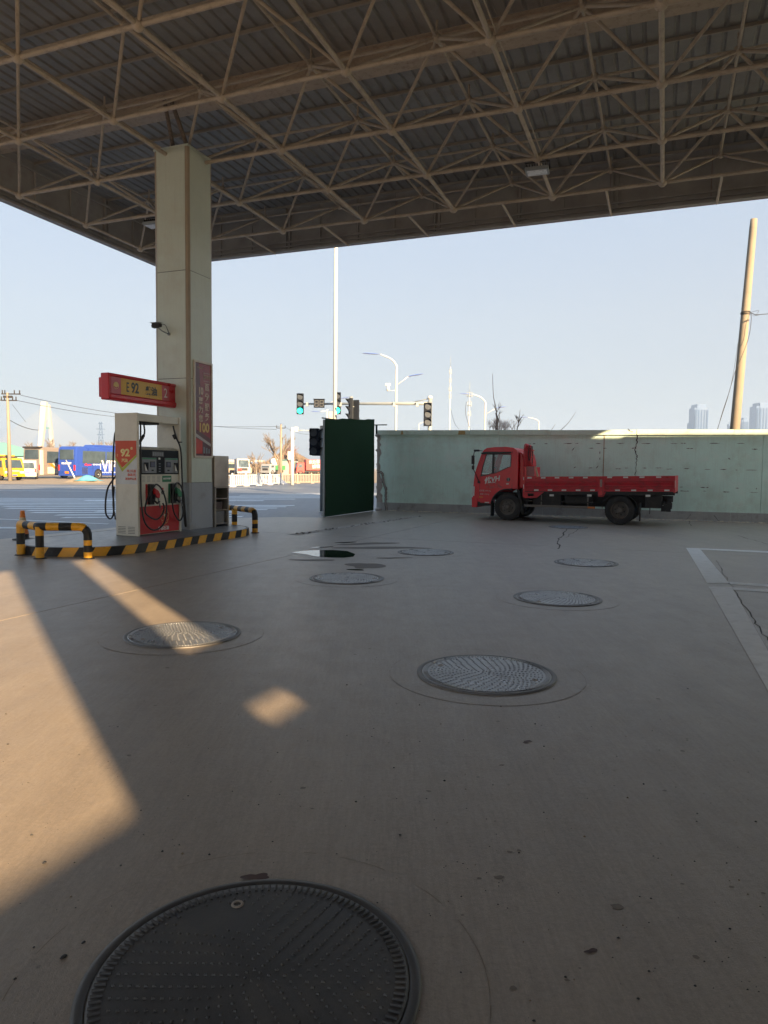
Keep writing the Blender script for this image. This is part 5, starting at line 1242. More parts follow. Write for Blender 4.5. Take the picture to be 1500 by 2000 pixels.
lamp(818, 838, 185, (820, 830), (836, 824), None, 'tiny distant street lamp arc beside the right signal head', .14)

# communication masts
def comm(px, Y, top_y, whip_y, label, plat):
    b = D(px, 838, Y); e = thing('antenna_mast', (b.x, b.y, 0), 0, label, 'antenna mast'); tz = D(px, top_y, Y).z; wz = D(px, whip_y, Y).z
    MB().tube([(0, 0, 0), (0, 0, tz)], .17, 10, M_WPOLE, r1=.10).build('shaft', None, e); MB().tube([(0, 0, tz), (0, 0, wz)], .06, 5, M_GALV).build('lightning_rod', None, e)
    for zy, w_ in plat:
        z = D(px, zy, Y).z; MB().lathe([(.2, z-.1), (w_, z-.08), (w_, z), (.2, z+.02)], n=14).build('platform', M_GALV, e)
        MB().lathe([(w_, z+.9), (w_+.05, z+.92), (w_, z+.96)], n=14).build('platform_rail', M_GALV, e)
        for k in range(6):
            a = k*1.05+.3; x, y = (w_*.92)*math.cos(a), (w_*.92)*math.sin(a); MB().box(x-.05, x+.05, y-.04, y+.04, z-.4, z+1.0).build('antenna_panel', M_GALV, e)
    return e
comm(878, 215, 716, 696, 'taller white antenna mast behind the wall with stacked aerial panels', ((728, .38), (745, .3), (762, .45), (776, .35)))
comm(916, 200, 770, 745, 'shorter antenna mast with round top platform behind the wall', ((773, .85), (791, .65), (810, .5)))
a = D(880, 798, 214); bb_ = D(896, 838, 200); wire([a, (a+bb_)/2+Vector((0, 0, -1.2)), bb_], .05, 'stay cable sloping down right from the taller antenna mast')
a = D(911, 785, 199); wire([a, D(909, 800, 199), D(911, 815, 199), D(919, 840, 199)], .06, 'cable looping down the shorter antenna mast')

# ------------------------------------------------------------------ bare twigs above the wall
def twigs(mb, p, d, L_, r, depth, rnd, spread=.6, kids=3):
    q = p+d*L_; mid = p+d*L_*.5+Vector((rnd.uniform(-1, 1), rnd.uniform(-1, 1), rnd.uniform(-.5, .5)))*L_*.06
    mb.tube([p, mid, q], [r, r*.85, r*.65], 4 if depth < 3 else 6, None, caps=False)
    if depth > 0:
        for k in range(kids):
            dd = (d+Vector((rnd.uniform(-1, 1), rnd.uniform(-1, 1), rnd.uniform(-.5, .8)))*spread).normalized()
            st = p+(q-p)*rnd.uniform(.45, 1); twigs(mb, st, dd, L_*rnd.uniform(.55, .8), r*.6, depth-1, rnd, spread, kids)
def shrub(pts, r, label, m=M_TWIG, seed=1, side_=True, name='bare_sapling'):
    b = Vector((pts[0].x, pts[0].y, 0)); e = thing(name, b, 0, label, 'sapling'); rnd = random.Random(seed)
    P = [p-b for p in pts]; MB().tube([Vector((P[0].x, P[0].y, 0))]+smooth(P, 6), [r]+[r*(1-.75*k/(len(smooth(P, 6)))) for k in range(len(smooth(P, 6)))], 5, m, caps=False).build('stem', None, e, fix=False)
    if side_:
        t = MB(); t.mats = [m]
        for k in range(5): twigs(t, P[0]+(P[1]-P[0])*rnd.random(), Vector((rnd.uniform(-.6, .6), 0, 1)).normalized(), .25, .012, 1, rnd)
        t.build('twigs', m, e, fix=False)
    return e
shrub([D(968, 838, 26), D(970, 805, 26), D(964, 775, 26), D(962, 730, 26)], .022, 'tall thin bare shoot rising highest above the wall', seed=2)
shrub([D(971, 838, 26.3), D(971, 828, 26.3), D(970.5, 818, 26.3), D(968, 806, 26.3)], .05, 'dark knotty stump shoot in the dry bush above the wall', seed=3)
shrub([D(976, 838, 26.4), D(975, 810, 26.4), D(975, 784, 26.4)], .012, 'very thin shoot just right of the tall bare shoot', seed=4, side_=False)
shrub([D(1010, 838, 26), D(1013, 825, 26), D(1016, 800, 26)], .02, 'short forked bare shoot right of the dry bush', seed=5)
shrub([D(1093, 842, 26), D(1110, 826, 26), D(1125, 804, 26)], .012, 'slanting bare shoot leaning right over the wall', seed=6, side_=False)
shrub([D(1077, 840, 26), D(1085, 828, 26)], .01, 'tiny slanting twig left of the leaning shoot', seed=7, side_=False)
t = MB(); rnd = random.Random(17); t.mats = [M_TWIGP]
for k in range(34):
    x = rnd.gauss(982, 13); p = D(x, 846, 26+rnd.uniform(-.4, .6)); twigs(t, p, Vector((rnd.uniform(-.6, .6), rnd.uniform(-.3, .3), 1)).normalized(), rnd.uniform(.16, .30), .007, 3, rnd, .8)
bz = D(982, 846, 26); e = thing('dry_bush', (bz.x, bz.y, 0), 0, 'pale pinkish dry bush of fine twigs peeping over the wall', 'bush')
o = t.build('twigs', M_TWIGP, None, fix=False); o.parent = e; o.matrix_parent_inverse = Matrix.Translation((-bz.x, -bz.y, 0)); MB().tube([(0, 0, 0), (0, 0, bz.z)], .05, 6, M_TWIG).build('stem', None, e)

# ================================================================== UNSEEN BLOCKS ADDED TO SHAPE THE SUN AND SHADE ON THE FORECOURT
def building(i0, i1, j0, j1, h, label, floors=2, name='shading_building'):
    e = thing(name, W(i0, j0), GI, label, 'building'); Wd, Ld = i1-i0, j1-j0
    MB().box(0, Wd, 0, Ld, 0, h-.3).build('walls', M_BRICKB, e); MB().box(-.0, Wd+.05, -.05, Ld+.0, h-.299, h).build('parapet', M_CAP, e)
    n_ = max(1, int(Ld/3))
    for f in range(floors):
        for k in range(n_):
            y = Ld*(k+.5)/n_-.7; z = 1.0+f*3.3
            if z+1.5 < h: w_ = MB().box(-.06, .001, y, y+1.4, z, z+1.5).build('window', M_WHITE, e); MB().box(-.065, -.061, y+.08, y+1.32, z+.08, z+1.42).build('pane', M_GLASSB, w_)
    MB().box(-.05, .002, .3, 1.3, 0, 2.2).build('door', M_GREYP, e)
    return e
building(10.7, 19, -5.84, 11.8, 9.35, 'unseen two storey station block right of the canopy, shaped to shade the forecourt', 2)  # out of view, sized to keep direct sun off the forecourt
building(10.7, 19, 11.803, 14.6, 7.80, 'lower end annex of the unseen station block, height set for the shadow line on the wall', 2, 'shading_annex')  # out of view, lower so sun reaches only the wall top
bA = building(10.75, 16, -22, -5.843, 5.62, 'unseen low station block behind the camera, height set to end the sunlit patch', 1, 'shading_shop')  # out of view, its roof height cuts off the left sun patch
MB().box(0, .12, 14.9, 16.2, 5.765, 6.25).build('shading_bar', M_GALV, bA)  # added bar, parts the sun streak from the small patch nearer the camera
for y in (14.95, 16.1): MB().box(0, .08, y, y+.06, 5.62, 5.764).build('shading_bar_post', M_GALV, bA)
tp = thing('shading_pylon', W(10.35, -7.17), GI, 'tall slim pylon added behind the camera to shade the strip between the sun patches', 'shading pylon')
MB().box(0, .30, 0, .95, 0, 9.3).build('pylon_body', M_SREDD, tp, bevel=.02); MB().box(-.02, -.001, .1, .85, 4.5, 8.8).build('pylon_board', M_SYEL, tp)  # made-up pylon, blocks sun between the left patch and the streak

# ================================================================== FAR SCENE
def place(px, py, lift=0): g = G(px, py); return Vector((g.x, g.y, lift-.018))
# --- coaches
def coach(loc, rz, L_, H_, label, body, low, trim, style):
    """local x runs from the rear (0) to the front, near side is y=0, rear face at x=0"""
    e = thing('coach', loc, rz, label, 'coach', 'coaches parked on the sandy lot'); Wd = 2.5
    prof = [(.05, .35), (-.02, .9), (.0, 2.0), (.08, H_-.35), (.22, H_-.08), (.5, H_), (L_-.5, H_-.02), (L_-.1, H_-.4), (L_, 1.2), (L_-.05, .35)]
    MB().prism(prof, 0, Wd, 'Y').build('body', body, e, bevel=.10)
    if low: MB().box(.3, L_-.3, -.012, -.002, .35, 1.55).build('lower_side', low, e)
    for k, (xa, xb) in enumerate(style['win']): MB().prism([(xa, 1.75), (xb, 1.75), (xb, H_-.48), (xa+.08, H_-.48)], -.02, -.003, 'Y').build('side_window', M_GLASSB, e)
    MB().prism([(.28, style['rw'][0]), (Wd-.28, style['rw'][0]), (Wd-.35, style['rw'][1]), (.35, style['rw'][1])], -.05, .09, 'X').build('rear_window', M_GLASSB, e)
    for y in (.06, Wd-.26): MB().box(-.045, .12, y, y+.2, .95, 1.55).build('tail_light', M_LRED, e)
    MB().box(-.05, .05, Wd/2-.25, Wd/2+.25, .62, .85).build('number_plate', M_AMB if style.get('vip') else M_WHITE, e)
    MB().box(-.08, .02, .1, Wd-.1, .35, .55).build('rear_bumper', body, e, bevel=.02)
    for x in style['wheels']:
        MB().lathe([(.62, 0), (.62, .02)], c=(x, -.02, .55), ax='Y', n=20).build('wheel_arch', M_BLACK, e); MB().cyl((x, -.014, .55), (0, -1, 0), .60, .004, 20).build('wheel_well', M_BLACK, e)
        wh = wheel(x, -.04, e, r=.5, wd=.28, m=M_GALV)
    for k in range(int(L_/1.4)): MB().box(1.2+k*1.35, 1.2+k*1.35+.02, -.016, -.0125, .5, 1.6).build('panel_seam', M_CHAS, e)
    return e
cb = coach(place(148.5, 935.6), R(70), 11.5, 3.62, 'blue VIP coach parked on the sandy lot behind the dispenser', M_BBLUE, None, None, dict(win=[(1.0, 4.6), (4.7, 7.3), (7.4, 10.6)], rw=(2.15, 3.25), wheels=(3.4, 9.2), vip=1))
rt = (R(90), 0, 0)
text('VIP', 1.75, M_WHITE, cb, (5.15, -.02, 1.42), rt, 'vip_lettering', ext=.004, bold=.03); text('VIP', 1.5, M_BBLUE, cb, (5.15, -.030, 1.42), rt, 'vip_lettering_core', ext=.003, bold=-.03, sx=1.14)
text('● ● ● ● ● ● ● ● ●', .16, M_WHITE, cb, (5.4, -.02, .72), rt, 'dotted_slogan', sx=1.7); text('elkpure', .34, M_LRED, cb, (1.8, -.022, 1.62), rt, 'side_slogan', bold=.01); text('● ● ● ● ●', .2, M_WHITE, cb, (3.1, -.02, 1.62), rt, 'dotted_slogan')
for k in range(7): MB().box(3.72, 3.82, -.02, -.004, 1.05+k*.16, 1.14+k*.16).build('white_mark', M_WHITE, cb)
text('MAGUREY', .30, M_WHITE, cb, (-.045, 1.25, 1.72), (R(90), 0, R(-90)), 'rear_lettering', bold=.008)
gm = MB()
for k in range(7): gm.box(.95+k*.12, 1.0+k*.12, -.02, -.004, .55, 1.3)
gm.build('engine_grille', M_CHAS, cb); MB().prism([(3.2, 3.62), (3.5, 3.88), (7.5, 3.9), (7.9, 3.62)], .5, 2.0, 'Y').build('roof_unit', M_BBLUE, cb, bevel=.05)
cg = coach(place(80, 934.2), R(72), 11.8, 3.55, 'taupe and cream coach between the white van and the blue coach', M_BBEIGE, None, None, dict(win=[(.9, 3.2), (3.35, 6.2), (6.3, 10.5)], rw=(2.2, 3.25), wheels=(3.6, 9.5)))
MB().box(-.03, .42, -.02, .16, .4, 3.2).build('cream_corner', M_BCREAM, cg, bevel=.05); MB().box(1.0, 2.6, -.02, -.013, .55, 1.3).build('cream_panel', M_BCREAM, cg)
MB().tube(smooth([(1.8, -.02, 1.72), (2.3, -.02, 1.35), (3.0, -.02, 1.2), (4.2, -.02, 1.3)], 6), .10, 4, M_BCREAM).build('cream_swoosh', None, cg); MB().prism([(1.1, 1.7), (1.8, 1.72), (2.5, 1.1), (2.0, 1.12)], -.022, -.014, 'Y').build('orange_swoosh', M_AMB, cg)
MB().prism([(.0, 3.42), (2.5, 3.42), (2.5, 3.6), (.0, 3.6)], -.04, .3, 'X').build('dark_roof_edge', M_CHAS, cg)
# --- white van, rear towards us
vn = thing('white_van', place(71.5, 936), R(114), 'small white van parked with its rear to us beside the yellow lorry', 'van')
MB().prism([(0, .3), (-.03, .9), (.05, 1.3), (.22, 1.95), (.5, 2.0), (3.1, 1.95), (3.6, 1.35), (4.2, 1.15), (4.25, .35)], 0, 1.7, 'Y').build('body', M_VWHT, vn, bevel=.07)
MB().prism([(.15, 1.12), (1.55, 1.12), (1.45, 1.75), (.25, 1.75)], -.01, .10, 'X').build('rear_window', M_GLASSB, vn)
for v in [o for o in vn.children if o.name.startswith('rear_window')]:
    for q in v.data.vertices: q.co.x += (q.co.z-1.1)*.24-.0
for y in (.03, 1.52): MB().box(-.05, .1, y, y+.15, .75, 1.15).build('tail_light', M_LRED, vn)
MB().box(-.10, .05, 0, 1.7, .3, .5).build('bumper', M_VWHT, vn, bevel=.02); MB().box(-.04, .0, .6, 1.1, .62, .75).build('number_plate', M_BBLUE, vn); MB().box(.5, 1.4, -.02, -.003, 1.15, 1.7).build('side_window', M_GLASSB, vn)
for x in (.75, 3.3): wheel(x, -.03, vn, r=.32, wd=.18); wheel(x, 1.73, vn, r=.32, wd=.18, s=1)
# --- grey van behind it
v2 = thing('grey_van', place(52, 932), R(118), 'dark grey van mostly hidden between the yellow lorry and white van', 'van')
MB().prism([(0, .3), (.05, 1.3), (.22, 1.9), (3.1, 1.85), (3.9, 1.15), (4.0, .35)], 0, 1.7, 'Y').build('body', M_GREYP, v2, bevel=.07); MB().box(-.03, .14, .2, 1.5, 1.15, 1.7).build('rear_window', M_GLASSB, v2)
for x in (.75, 3.2): wheel(x, -.03, v2, r=.32, wd=.18); wheel(x, 1.73, v2, r=.32, wd=.18, s=1)
# --- yellow lorry facing us
yt = thing('yellow_lorry', place(8, 938.5), R(-36), 'bright yellow light lorry facing us at the left picture edge', 'truck')
MB().prism([(0, .45), (.02, 1.0), (-.05, 1.25), (-.35, 2.05), (-.5, 2.15), (-1.7, 2.15), (-1.75, .45)], 0, 1.95, 'Y').build('cab', M_VYEL, yt, bevel=.05)
MB().face([(.03, .15, 1.22), (.03, 1.8, 1.22), (-.27, 1.72, 1.98), (-.27, .23, 1.98)]).build('windscreen', M_GLASSB, yt, fix=False)
MB().box(-1.1, -.35, -.02, -.003, 1.25, 1.9).build('side_window', M_GLASSB, yt); MB().box(.02, .05, .5, 1.45, .85, 1.0).build('grille', M_GREYP, yt)
for y in (.08, 1.5): MB().box(.0, .05, y, y+.36, .7, .9).build('headlight', M_LENS, yt)
MB().box(-.1, .12, -.02, 1.97, .38, .62).build('bumper', M_VYEL, yt, bevel=.02); MB().box(.121, .13, .75, 1.2, .45, .58).build('number_plate', M_BBLUE, yt)
MB().box(-5.5, -1.8, 0, 1.95, .75, 2.45).build('cargo_box', M_VYEL, yt, bevel=.02); MB().box(-5.5, -1.8, .3, 1.65, .5, .74).build('chassis', M_CHAS, yt); MB().box(-1.6, -.6, .2, 1.6, 2.16, 2.32).build('roof_rack', M_CHAS, yt)
for x in (-1.0, -4.4): wheel(x, -.02, yt, r=.38, wd=.2); wheel(x, 1.97, yt, r=.38, wd=.2, s=1)

# --- sand pile with tarp and pole beside the coaches
pp = place(165, 942); e = thing('sand_pile', pp, 0, 'low sand pile partly covered by a blue green tarp in front of the blue coach', 'sand pile')
def mound(rx, ry, h, seed, n=22, m=8, off=(0, 0)):
    rnd = random.Random(seed); mb = MB(); ph = [rnd.uniform(0, 6.28) for _ in range(4)]; vs = []
    for a in range(m+1):
        t = a/m
        for q in range(n):
            an = 2*math.pi*q/n; rr = (1+.15*math.sin(2*an+ph[0])+.09*math.sin(5*an+ph[1]))
            vs.append((off[0]+rx*rr*t*math.cos(an), off[1]+ry*rr*t*math.sin(an), h*(math.cos(math.pi*t)*.5+.5)*(1+.12*math.sin(3*an+ph[2])*t)+rnd.uniform(-.03, .03)*h*(t < .98)))
    return mb.add(vs, [(a*n+q, a*n+(q+1) % n, (a+1)*n+(q+1) % n, (a+1)*n+q) for a in range(m) for q in range(n)], None, True)
mound(2.0, 1.1, .55, 3).build('sand', M_SAND, e); mound(1.25, .8, .5, 8, off=(.25, -.05)).build('tarp', M_TARP, e).location.z = .16
a = D(129, 899, 57); b = D(146, 931, 56); o = MB().tube([b-Vector((0, 0, .1)), a], .055, 6, M_WPOLE).build('leaning_stick', None, None); tag(o, 'thin white stick leaning beside the covered sand pile', 'stick')

# --- teal roofed shed far left
sh = thing('teal_shed', place(20, 926), R(27), 'low building with broad teal roof behind the yellow lorry', 'building')
MB().box(-14, 2.6, 0, 12, 0, 2.9).build('wall', mat('shed_wall', (.2, .34, .34), .8), sh); MB().prism([(-15, 2.9), (3.2, 2.9), (1.6, 4.3), (-.8, 5.0), (-6, 4.3)], -.5, 12, 'Y').build('roof', M_TEAL, sh)
for k in range(5): MB().box(-10+k*3, -9+k*3, -.06, -.002, 1, 2.2).build('window', M_GLASSB, sh)

# --- utility pole at far left with double crossarm
u = thing('utility_pole', D(19, 900, 66)*Vector((1, 1, 0)), 0, 'tan concrete power pole with two dark crossarms at far left', 'utility pole'); k0 = Vector((u.location.x, u.location.y, 0)); zt = D(17.5, 767, 66).z
MB().tube([(0, 0, 0), (-.07, 0, zt)], .19, 10, M_CPOLE, r1=.11).build('shaft', None, u)
for zy, xa, xb in ((769.5, 3, 40), (782, 1, 33)):
    z = D(18, zy, 66).z; A_, B_ = D(xa, zy, 66).x-k0.x, D(xb, zy, 66).x-k0.x; MB().box(A_, B_, -.06, .06, z-.05, z+.05).build('crossarm', M_CHAS, u)
    for x in (A_+.08, A_*.5, B_*.5, B_-.08): MB().tube([(x, 0, z+.05), (x, 0, z+.35)], .05, 6, M_CHAS).build('insulator', None, u)
MB().box(-.45, .35, -.1, .1, D(18, 775, 66).z-.1, D(18, 775, 66).z+.1).build('fuse_frame', M_CHAS, u)
def span(p, q, r, sag, label, n=8):
    return wire([p+(q-p)*(k/n)-Vector((0, 0, sag*4*(k/n)*(1-k/n))) for k in range(n+1)], r, label)
span(D(41, 772, 66), D(330, 816, 100), .022, .4, 'upper power line from the far left pole towards the column')
span(D(33, 782, 66), D(330, 818.5, 100), .022, .5, 'lower power line from the far left pole towards the column')
span(D(20, 821, 66), D(75, 840, 75), .03, .2, 'short thick cable from the middle of the far left pole'); span(D(24, 790, 66), D(50, 824, 70), .015, 0, 'thin stay wire at the far left pole')

# --- cable stayed bridge
BY = 520
br = thing('cable_stayed_bridge', (D(88, 900, BY).x, BY, 0), 0, 'pale A shaped pylon of a distant cable stayed bridge', 'bridge'); bx0 = br.location.x
def bp(px, py, dy=0): p = D(px, py, BY+dy); return Vector((p.x-bx0, p.y-BY, p.z))
MB().prism([(bp(75, 882).x, bp(75, 882).z), (bp(82.5, 882).x, bp(82.5, 882).z), (bp(90.2, 812).x, bp(90, 812).z), (bp(92, 786).x, bp(92, 785).z), (bp(82, 786).x, bp(82, 785).z), (bp(80, 812).x, bp(80, 812).z)], -1.5, 1.5, 'Y').build('near_leg', M_PYL, br)
MB().prism([(bp(96, 866).x, bp(96, 872).z), (bp(102, 866).x, bp(102, 872).z), (bp(93.6, 790).x, bp(93, 790).z), (bp(91, 790).x, bp(91, 790).z), (bp(91, 812).x, bp(91, 812).z)], 1.6, 4, 'Y').build('far_leg', M_PYL, br)
q = bp(90, 836); MB().box(q.x, q.x+2.0, 0, 2, q.z-.6, q.z+.6).build('cross_beam', M_TEAL, br)
dk = bp(90, 896).z; MB().box(-160, 160, -4, 4, dk-.8, dk+.6).build('deck', M_PYL, br)
cb2 = mat('stay_cable_pale', (.30, .33, .37), .6, var=0)
for k in range(13):
    t_ = bp(87, 797+k*3.0)
    for sgn in (-1, 1): MB().tube([t_+Vector((sgn*2, 0, 0)), Vector((sgn*(48-k*2.6), -3, dk))], .11, 4, cb2, caps=False).build('stay_cable', None, br, fix=False)
# --- lattice pylon
py_ = thing('lattice_pylon', (D(197.5, 900, 300).x, 300, 0), 0, 'faint lattice power pylon between the bridge and the dispenser', 'pylon'); zt = D(197, 824, 300).z; zb = 2
m_ = MB(); 
for k in range(8):
    z0, z1 = zb+(zt-zb)*k/8, zb+(zt-zb)*(k+1)/8; w0, w1 = 1.3*(1-k/8)+.35, 1.3*(1-(k+1)/8)+.35
    for sx in (-1, 1): m_.tube([(sx*w0, 0, z0), (sx*w1, 0, z1)], .09, 4, M_TOWER, caps=False); m_.tube([(sx*w0, 0, z0), (-sx*w1, 0, z1)], .06, 4, M_TOWER, caps=False); m_.tube([(-w0, 0, z0), (w0, 0, z0)], .06, 4, M_TOWER, caps=False)
m_.build('lattice', None, py_, fix=False)
for z_, w_ in ((zt*.97, 1.0), (zt*.85, 1.9), (zt*.73, 1.6), (zt*.6, 1.2)): MB().tube([(-w_, 0, z_), (w_, 0, z_)], .09, 4, M_TOWER).build('crossarm', None, py_)

# --- bare trees: a few built, each its own thing
def bare_tree(loc, H_, seed, label, m=M_TWIGF, depth=4, spread=.55, kids=3, r=None, name='bare_tree', group=None):
    rnd = random.Random(seed); e = thing(name, loc, 0, label, 'tree', group); r = r or H_*.026
    MB().tube([(0, 0, 0), (H_*.01, 0, H_*.2), (0, 0, H_*.36)], r*1.3, 6, m, caps=False, r1=r).build('trunk', None, e, fix=False)
    t = MB(); t.mats = [m]
    for k in range(5): twigs(t, Vector((0, 0, H_*(.22+.035*k))), Vector((rnd.uniform(-.7, .7), rnd.uniform(-.6, .6), 1)).normalized(), H_*.26, r*.6, depth, rnd, spread, kids)
    t.build('crown', m, e, fix=False); return e
bare_tree(D(545, 905, 105)*Vector((1, 1, 0)), 7.6, 4, 'large bare tree with fine branches behind the concrete power pole', depth=4)
bare_tree(D(566, 905, 112)*Vector((1, 1, 0)), 6.4, 9, 'reddish bare tree half behind the white arm pole', mat('reddish_twigs', (.22, .14, .12), .9, var=.2), depth=4)
bare_tree(D(500, 905, 90)*Vector((1, 1, 0)), 4.2, 14, 'small bare tree in front of the white tractor lorry', depth=3)
src = bare_tree(D(62, 905, 150)*Vector((1, 1, 0)), 7.0, 21, 'pale bare treetop right of the teal roof', M_TWIGF, 4)
for k, (px_, yy, sc_2, lab) in enumerate(((103, 170, 1.25, 'pale bare treetop below the bridge pylon'), (128, 165, 1.0, 'pale bare treetop above the gap between the coaches'), (142, 180, 1.2, 'pale bare treetop above the rear of the blue coach'), (186, 170, 1.15, 'pale bare treetop left of the lattice pylon'), (212, 175, 1.2, 'pale bare treetop above the blue coach next to the dispenser'))):
    c = copy_tree(src); p = D(px_, 905, yy); c.location = (p.x, p.y, 0); c.scale = (sc_2,)*3; c.rotation_euler.z = k*1.3; c['label'] = lab

# --- hill, woods
def hill(px0, px1, pyt, Y, name, m, base=905, seed=1, depth=18):
    a, b = D(px0, base, Y), D(px1, base, Y); top = D((px0+px1)/2, pyt, Y).z; o = mound((b.x-a.x)/2, depth, top, seed, 40, 14).build(name, m, None); o.location = ((a.x+b.x)/2, Y+depth, -.02); tag(o, kind='structure'); return o
hill(470, 650, 884, 190, 'hill', M_HILL, seed=5)
tw = MB(); rnd = random.Random(6)
for k in range(2600):                       # distant scrubby wood: thousands of small upright twig slivers
    px_ = rnd.uniform(395, 640); yy = rnd.uniform(170, 220); p = D(px_, 908, yy); h = (1.2+2.2*abs(math.sin(px_*.09)+.4*math.sin(px_*.31)))*rnd.uniform(.6, 1.1)
    w_ = rnd.uniform(.08, .3); x = p.x; z0 = rnd.uniform(-.5, .6)*h*.5+.6
    tw.face([(x-w_, yy, z0), (x+w_*.3, yy, z0), (x+rnd.uniform(-.9, .9), yy, z0+h*.55)]); tw.face([(x, yy-w_, z0), (x, yy+w_, z0), (x+rnd.uniform(-.6, .6), yy+rnd.uniform(-.6, .6), z0+h*.6)])
for k in range(1500):
    px_ = rnd.uniform(-10, 640); yy = rnd.uniform(230, 300); p = D(px_, 908, yy); h = 3.0*rnd.uniform(.5, 1.1); x = p.x; z0 = rnd.uniform(0, 1.6)
    tw.face([(x-.5, yy, z0), (x+.5, yy, z0), (x+rnd.uniform(-1, 1), yy, z0+h*.6)])
for k in range(1500):
    px_ = rnd.gauss(562, 24); yy = rnd.uniform(188, 205); p = D(px_, 908, yy); f_ = math.exp(-((px_-562)/38)**2); z0 = 1.0+4.2*f_*rnd.uniform(.5, 1.0); x = p.x
    tw.face([(x-.25, yy, z0), (x+.25, yy, z0), (x+rnd.uniform(-.5, .5), yy, z0+rnd.uniform(.6, 1.6))])
o = tw.build('distant_woodland', M_HILL, None, fix=False); tag(o, 'low brown woodland along the horizon', 'woodland', kind='stuff')

# --- right of the column: parked vehicles beyond the railing
def minibus(px, py, rz, label, L_=5.2):
    e = thing('minibus', place(px, py), rz, label, 'minibus', 'tan minibuses beyond the railing'); col = mat('minibus_tan', (.42, .34, .24), .5, var=.04)
    MB().prism([(0, .35), (0, 2.1), (.15, 2.35), (L_-.9, 2.35), (L_-.2, 1.5), (L_, 1.3), (L_, .35)], 0, 1.9, 'Y').build('body', col, e, bevel=.08)
    for k in range(3): MB().box(.35+k*1.35, 1.5+k*1.35, -.02, -.003, 1.3, 2.0).build('side_window', M_GLASSB, e)
    MB().box(-.03, -.003, .2, 1.7, 1.3, 2.1).build('rear_window', M_GLASSB, e)
    for x in (.9, 4.1): wheel(x, -.02, e, r=.36, wd=.2); wheel(x, 1.92, e, r=.36, wd=.2, s=1)
    return e
minibus(438, 927, R(8), 'tan minibus beside the steel cabinet, left of the two beyond the railing'); minibus(461, 927.5, R(70), 'tan minibus seen from behind, right of the two beyond the railing')
def lorry(px, py, rz, label, cabm, boxm, L_, ht, bx_from, cargo_h, name='cargo_lorry', cargo='cargo_box'):
    e = thing(name, place(px, py), rz, label, 'truck')
    MB().prism([(0, .5), (0, 1.4), (.25, ht), (1.8, ht), (1.8, .5)], 0, 2.4, 'Y').build('cab', cabm, e, bevel=.08)
    MB().face([(-.01, .25, 1.5), (-.01, 2.15, 1.5), (.20, 2.1, ht-.25), (.20, .3, ht-.25)]).build('windscreen', M_GLASSB, e, fix=False); MB().box(.5, 1.3, -.02, -.003, 1.5, ht-.3).build('side_window', M_GLASSB, e)
    MB().box(-.08, .1, 0, 2.4, .4, .75).build('bumper', cabm, e, bevel=.02); MB().box(-.02, -.003, .5, 1.9, .9, 1.35).build('grille', M_CHAS, e)
    MB().box(1.85, L_, .5, 1.9, .6, .95).build('chassis', M_CHAS, e)
    if boxm: MB().box(bx_from, L_, 0, 2.4, 1.0, cargo_h).build(cargo, boxm, e, bevel=.03)
    for x in (.9, L_-2.4, L_-1.2): wheel(x, -.02, e, r=.48, wd=.28); wheel(x, 2.42, e, r=.48, wd=.28, s=1)
    return e
lw = lorry(489, 929, R(118), 'white tractor lorry parked left of the green tank lorry', mat('lorry_white', (.28, .29, .31), .4, var=.03), None, 5.5, 3.0, 2, 2); MB().box(-.1, -.02, 1.6, 2.3, .75, 1.3).build('red_bumper_part', M_LRED, lw)
lg = lorry(527, 927.5, R(60), 'small lorry with green tank and white mixer drum left of the green door hut', mat('lorry_white', (.62, .62, .62)), M_GREENV, 5.0, 2.2, 1.9, 1.9); MB().lathe([(.0001, 0), (.7, .3), (.85, 1.2), (.5, 2.2), (.0001, 2.4)], c=(2.0, 1.2, 2.6), ax='X', n=14).build('mixer_drum', M_WHITE, lg)
lr = lorry(579, 927, R(18), 'red box lorry with white lettering facing left behind the railing', M_CRED, M_CRED, 8.5, 2.6, 2.1, 3.3)
text('欢迎您', .8, M_WHITE, lr, (3.9, -.03, 2.75), (R(90), R(-4), 0), 'cargo_lettering', bold=.01); text('诚信物流', .9, M_WHITE, lr, (5.2, -.03, 1.85), (R(90), R(-4), 0), 'cargo_lettering', bold=.01)
MB().prism([(5.2, 1.1), (8.3, 1.1), (8.3, 2.4), (6.6, 2.0)], -.022, -.002, 'Y').build('tan_print', M_AMB, lr)
# hut with green door, green container, netting
ht_ = thing('hut', place(537, 927), R(4), 'small pale hut with a tall green door beyond the railing', 'hut')
MB().box(-.4, 3.0, 0, 3, 0, 3.0).build('wall', mat('hut_wall', (.32, .31, .28), .8), ht_); MB().box(-.7, 3.3, -.3, 3.3, 3.001, 3.15).build('roof', M_TEAL, ht_); MB().box(.1, 1.4, -.05, -.001, 0.05, 2.3).build('door', M_GREENL, ht_)
nt_ = thing('dust_net_screen', place(553, 925), R(2), 'grey green dust netting screen draped left of the white arm pole', 'netting')
MB().holed([(0, 0), (3.6, 0), (3.6, 3.1), (0, 3.1)], [[(.2, .2), (1.6, .2), (1.6, 2.9), (.2, 2.9)], [(1.9, .2), (3.4, .2), (3.4, 2.9), (1.9, 2.9)]], 0, .1, 'Y').build('frame', M_GALV, nt_)
for x in (.2, 1.9): MB().box(x+.004, x+1.4, .03, .05, .204, 2.89).build('net_sheet', M_NET, nt_)
ne = thing('draped_net', place(575, 924), 0, 'green dust netting draped over the hillside beside the large bare tree', 'netting'); mb = MB(); n1 = 9
vs = [(-1.6+3.4*a/8+.3*math.sin(b*1.3), 6+1.1*b, .3+4.4*(1-a/8)*.9*(.4+.6*b/8)+.15*math.sin(a*2.2+b)) for b in range(9) for a in range(9)]
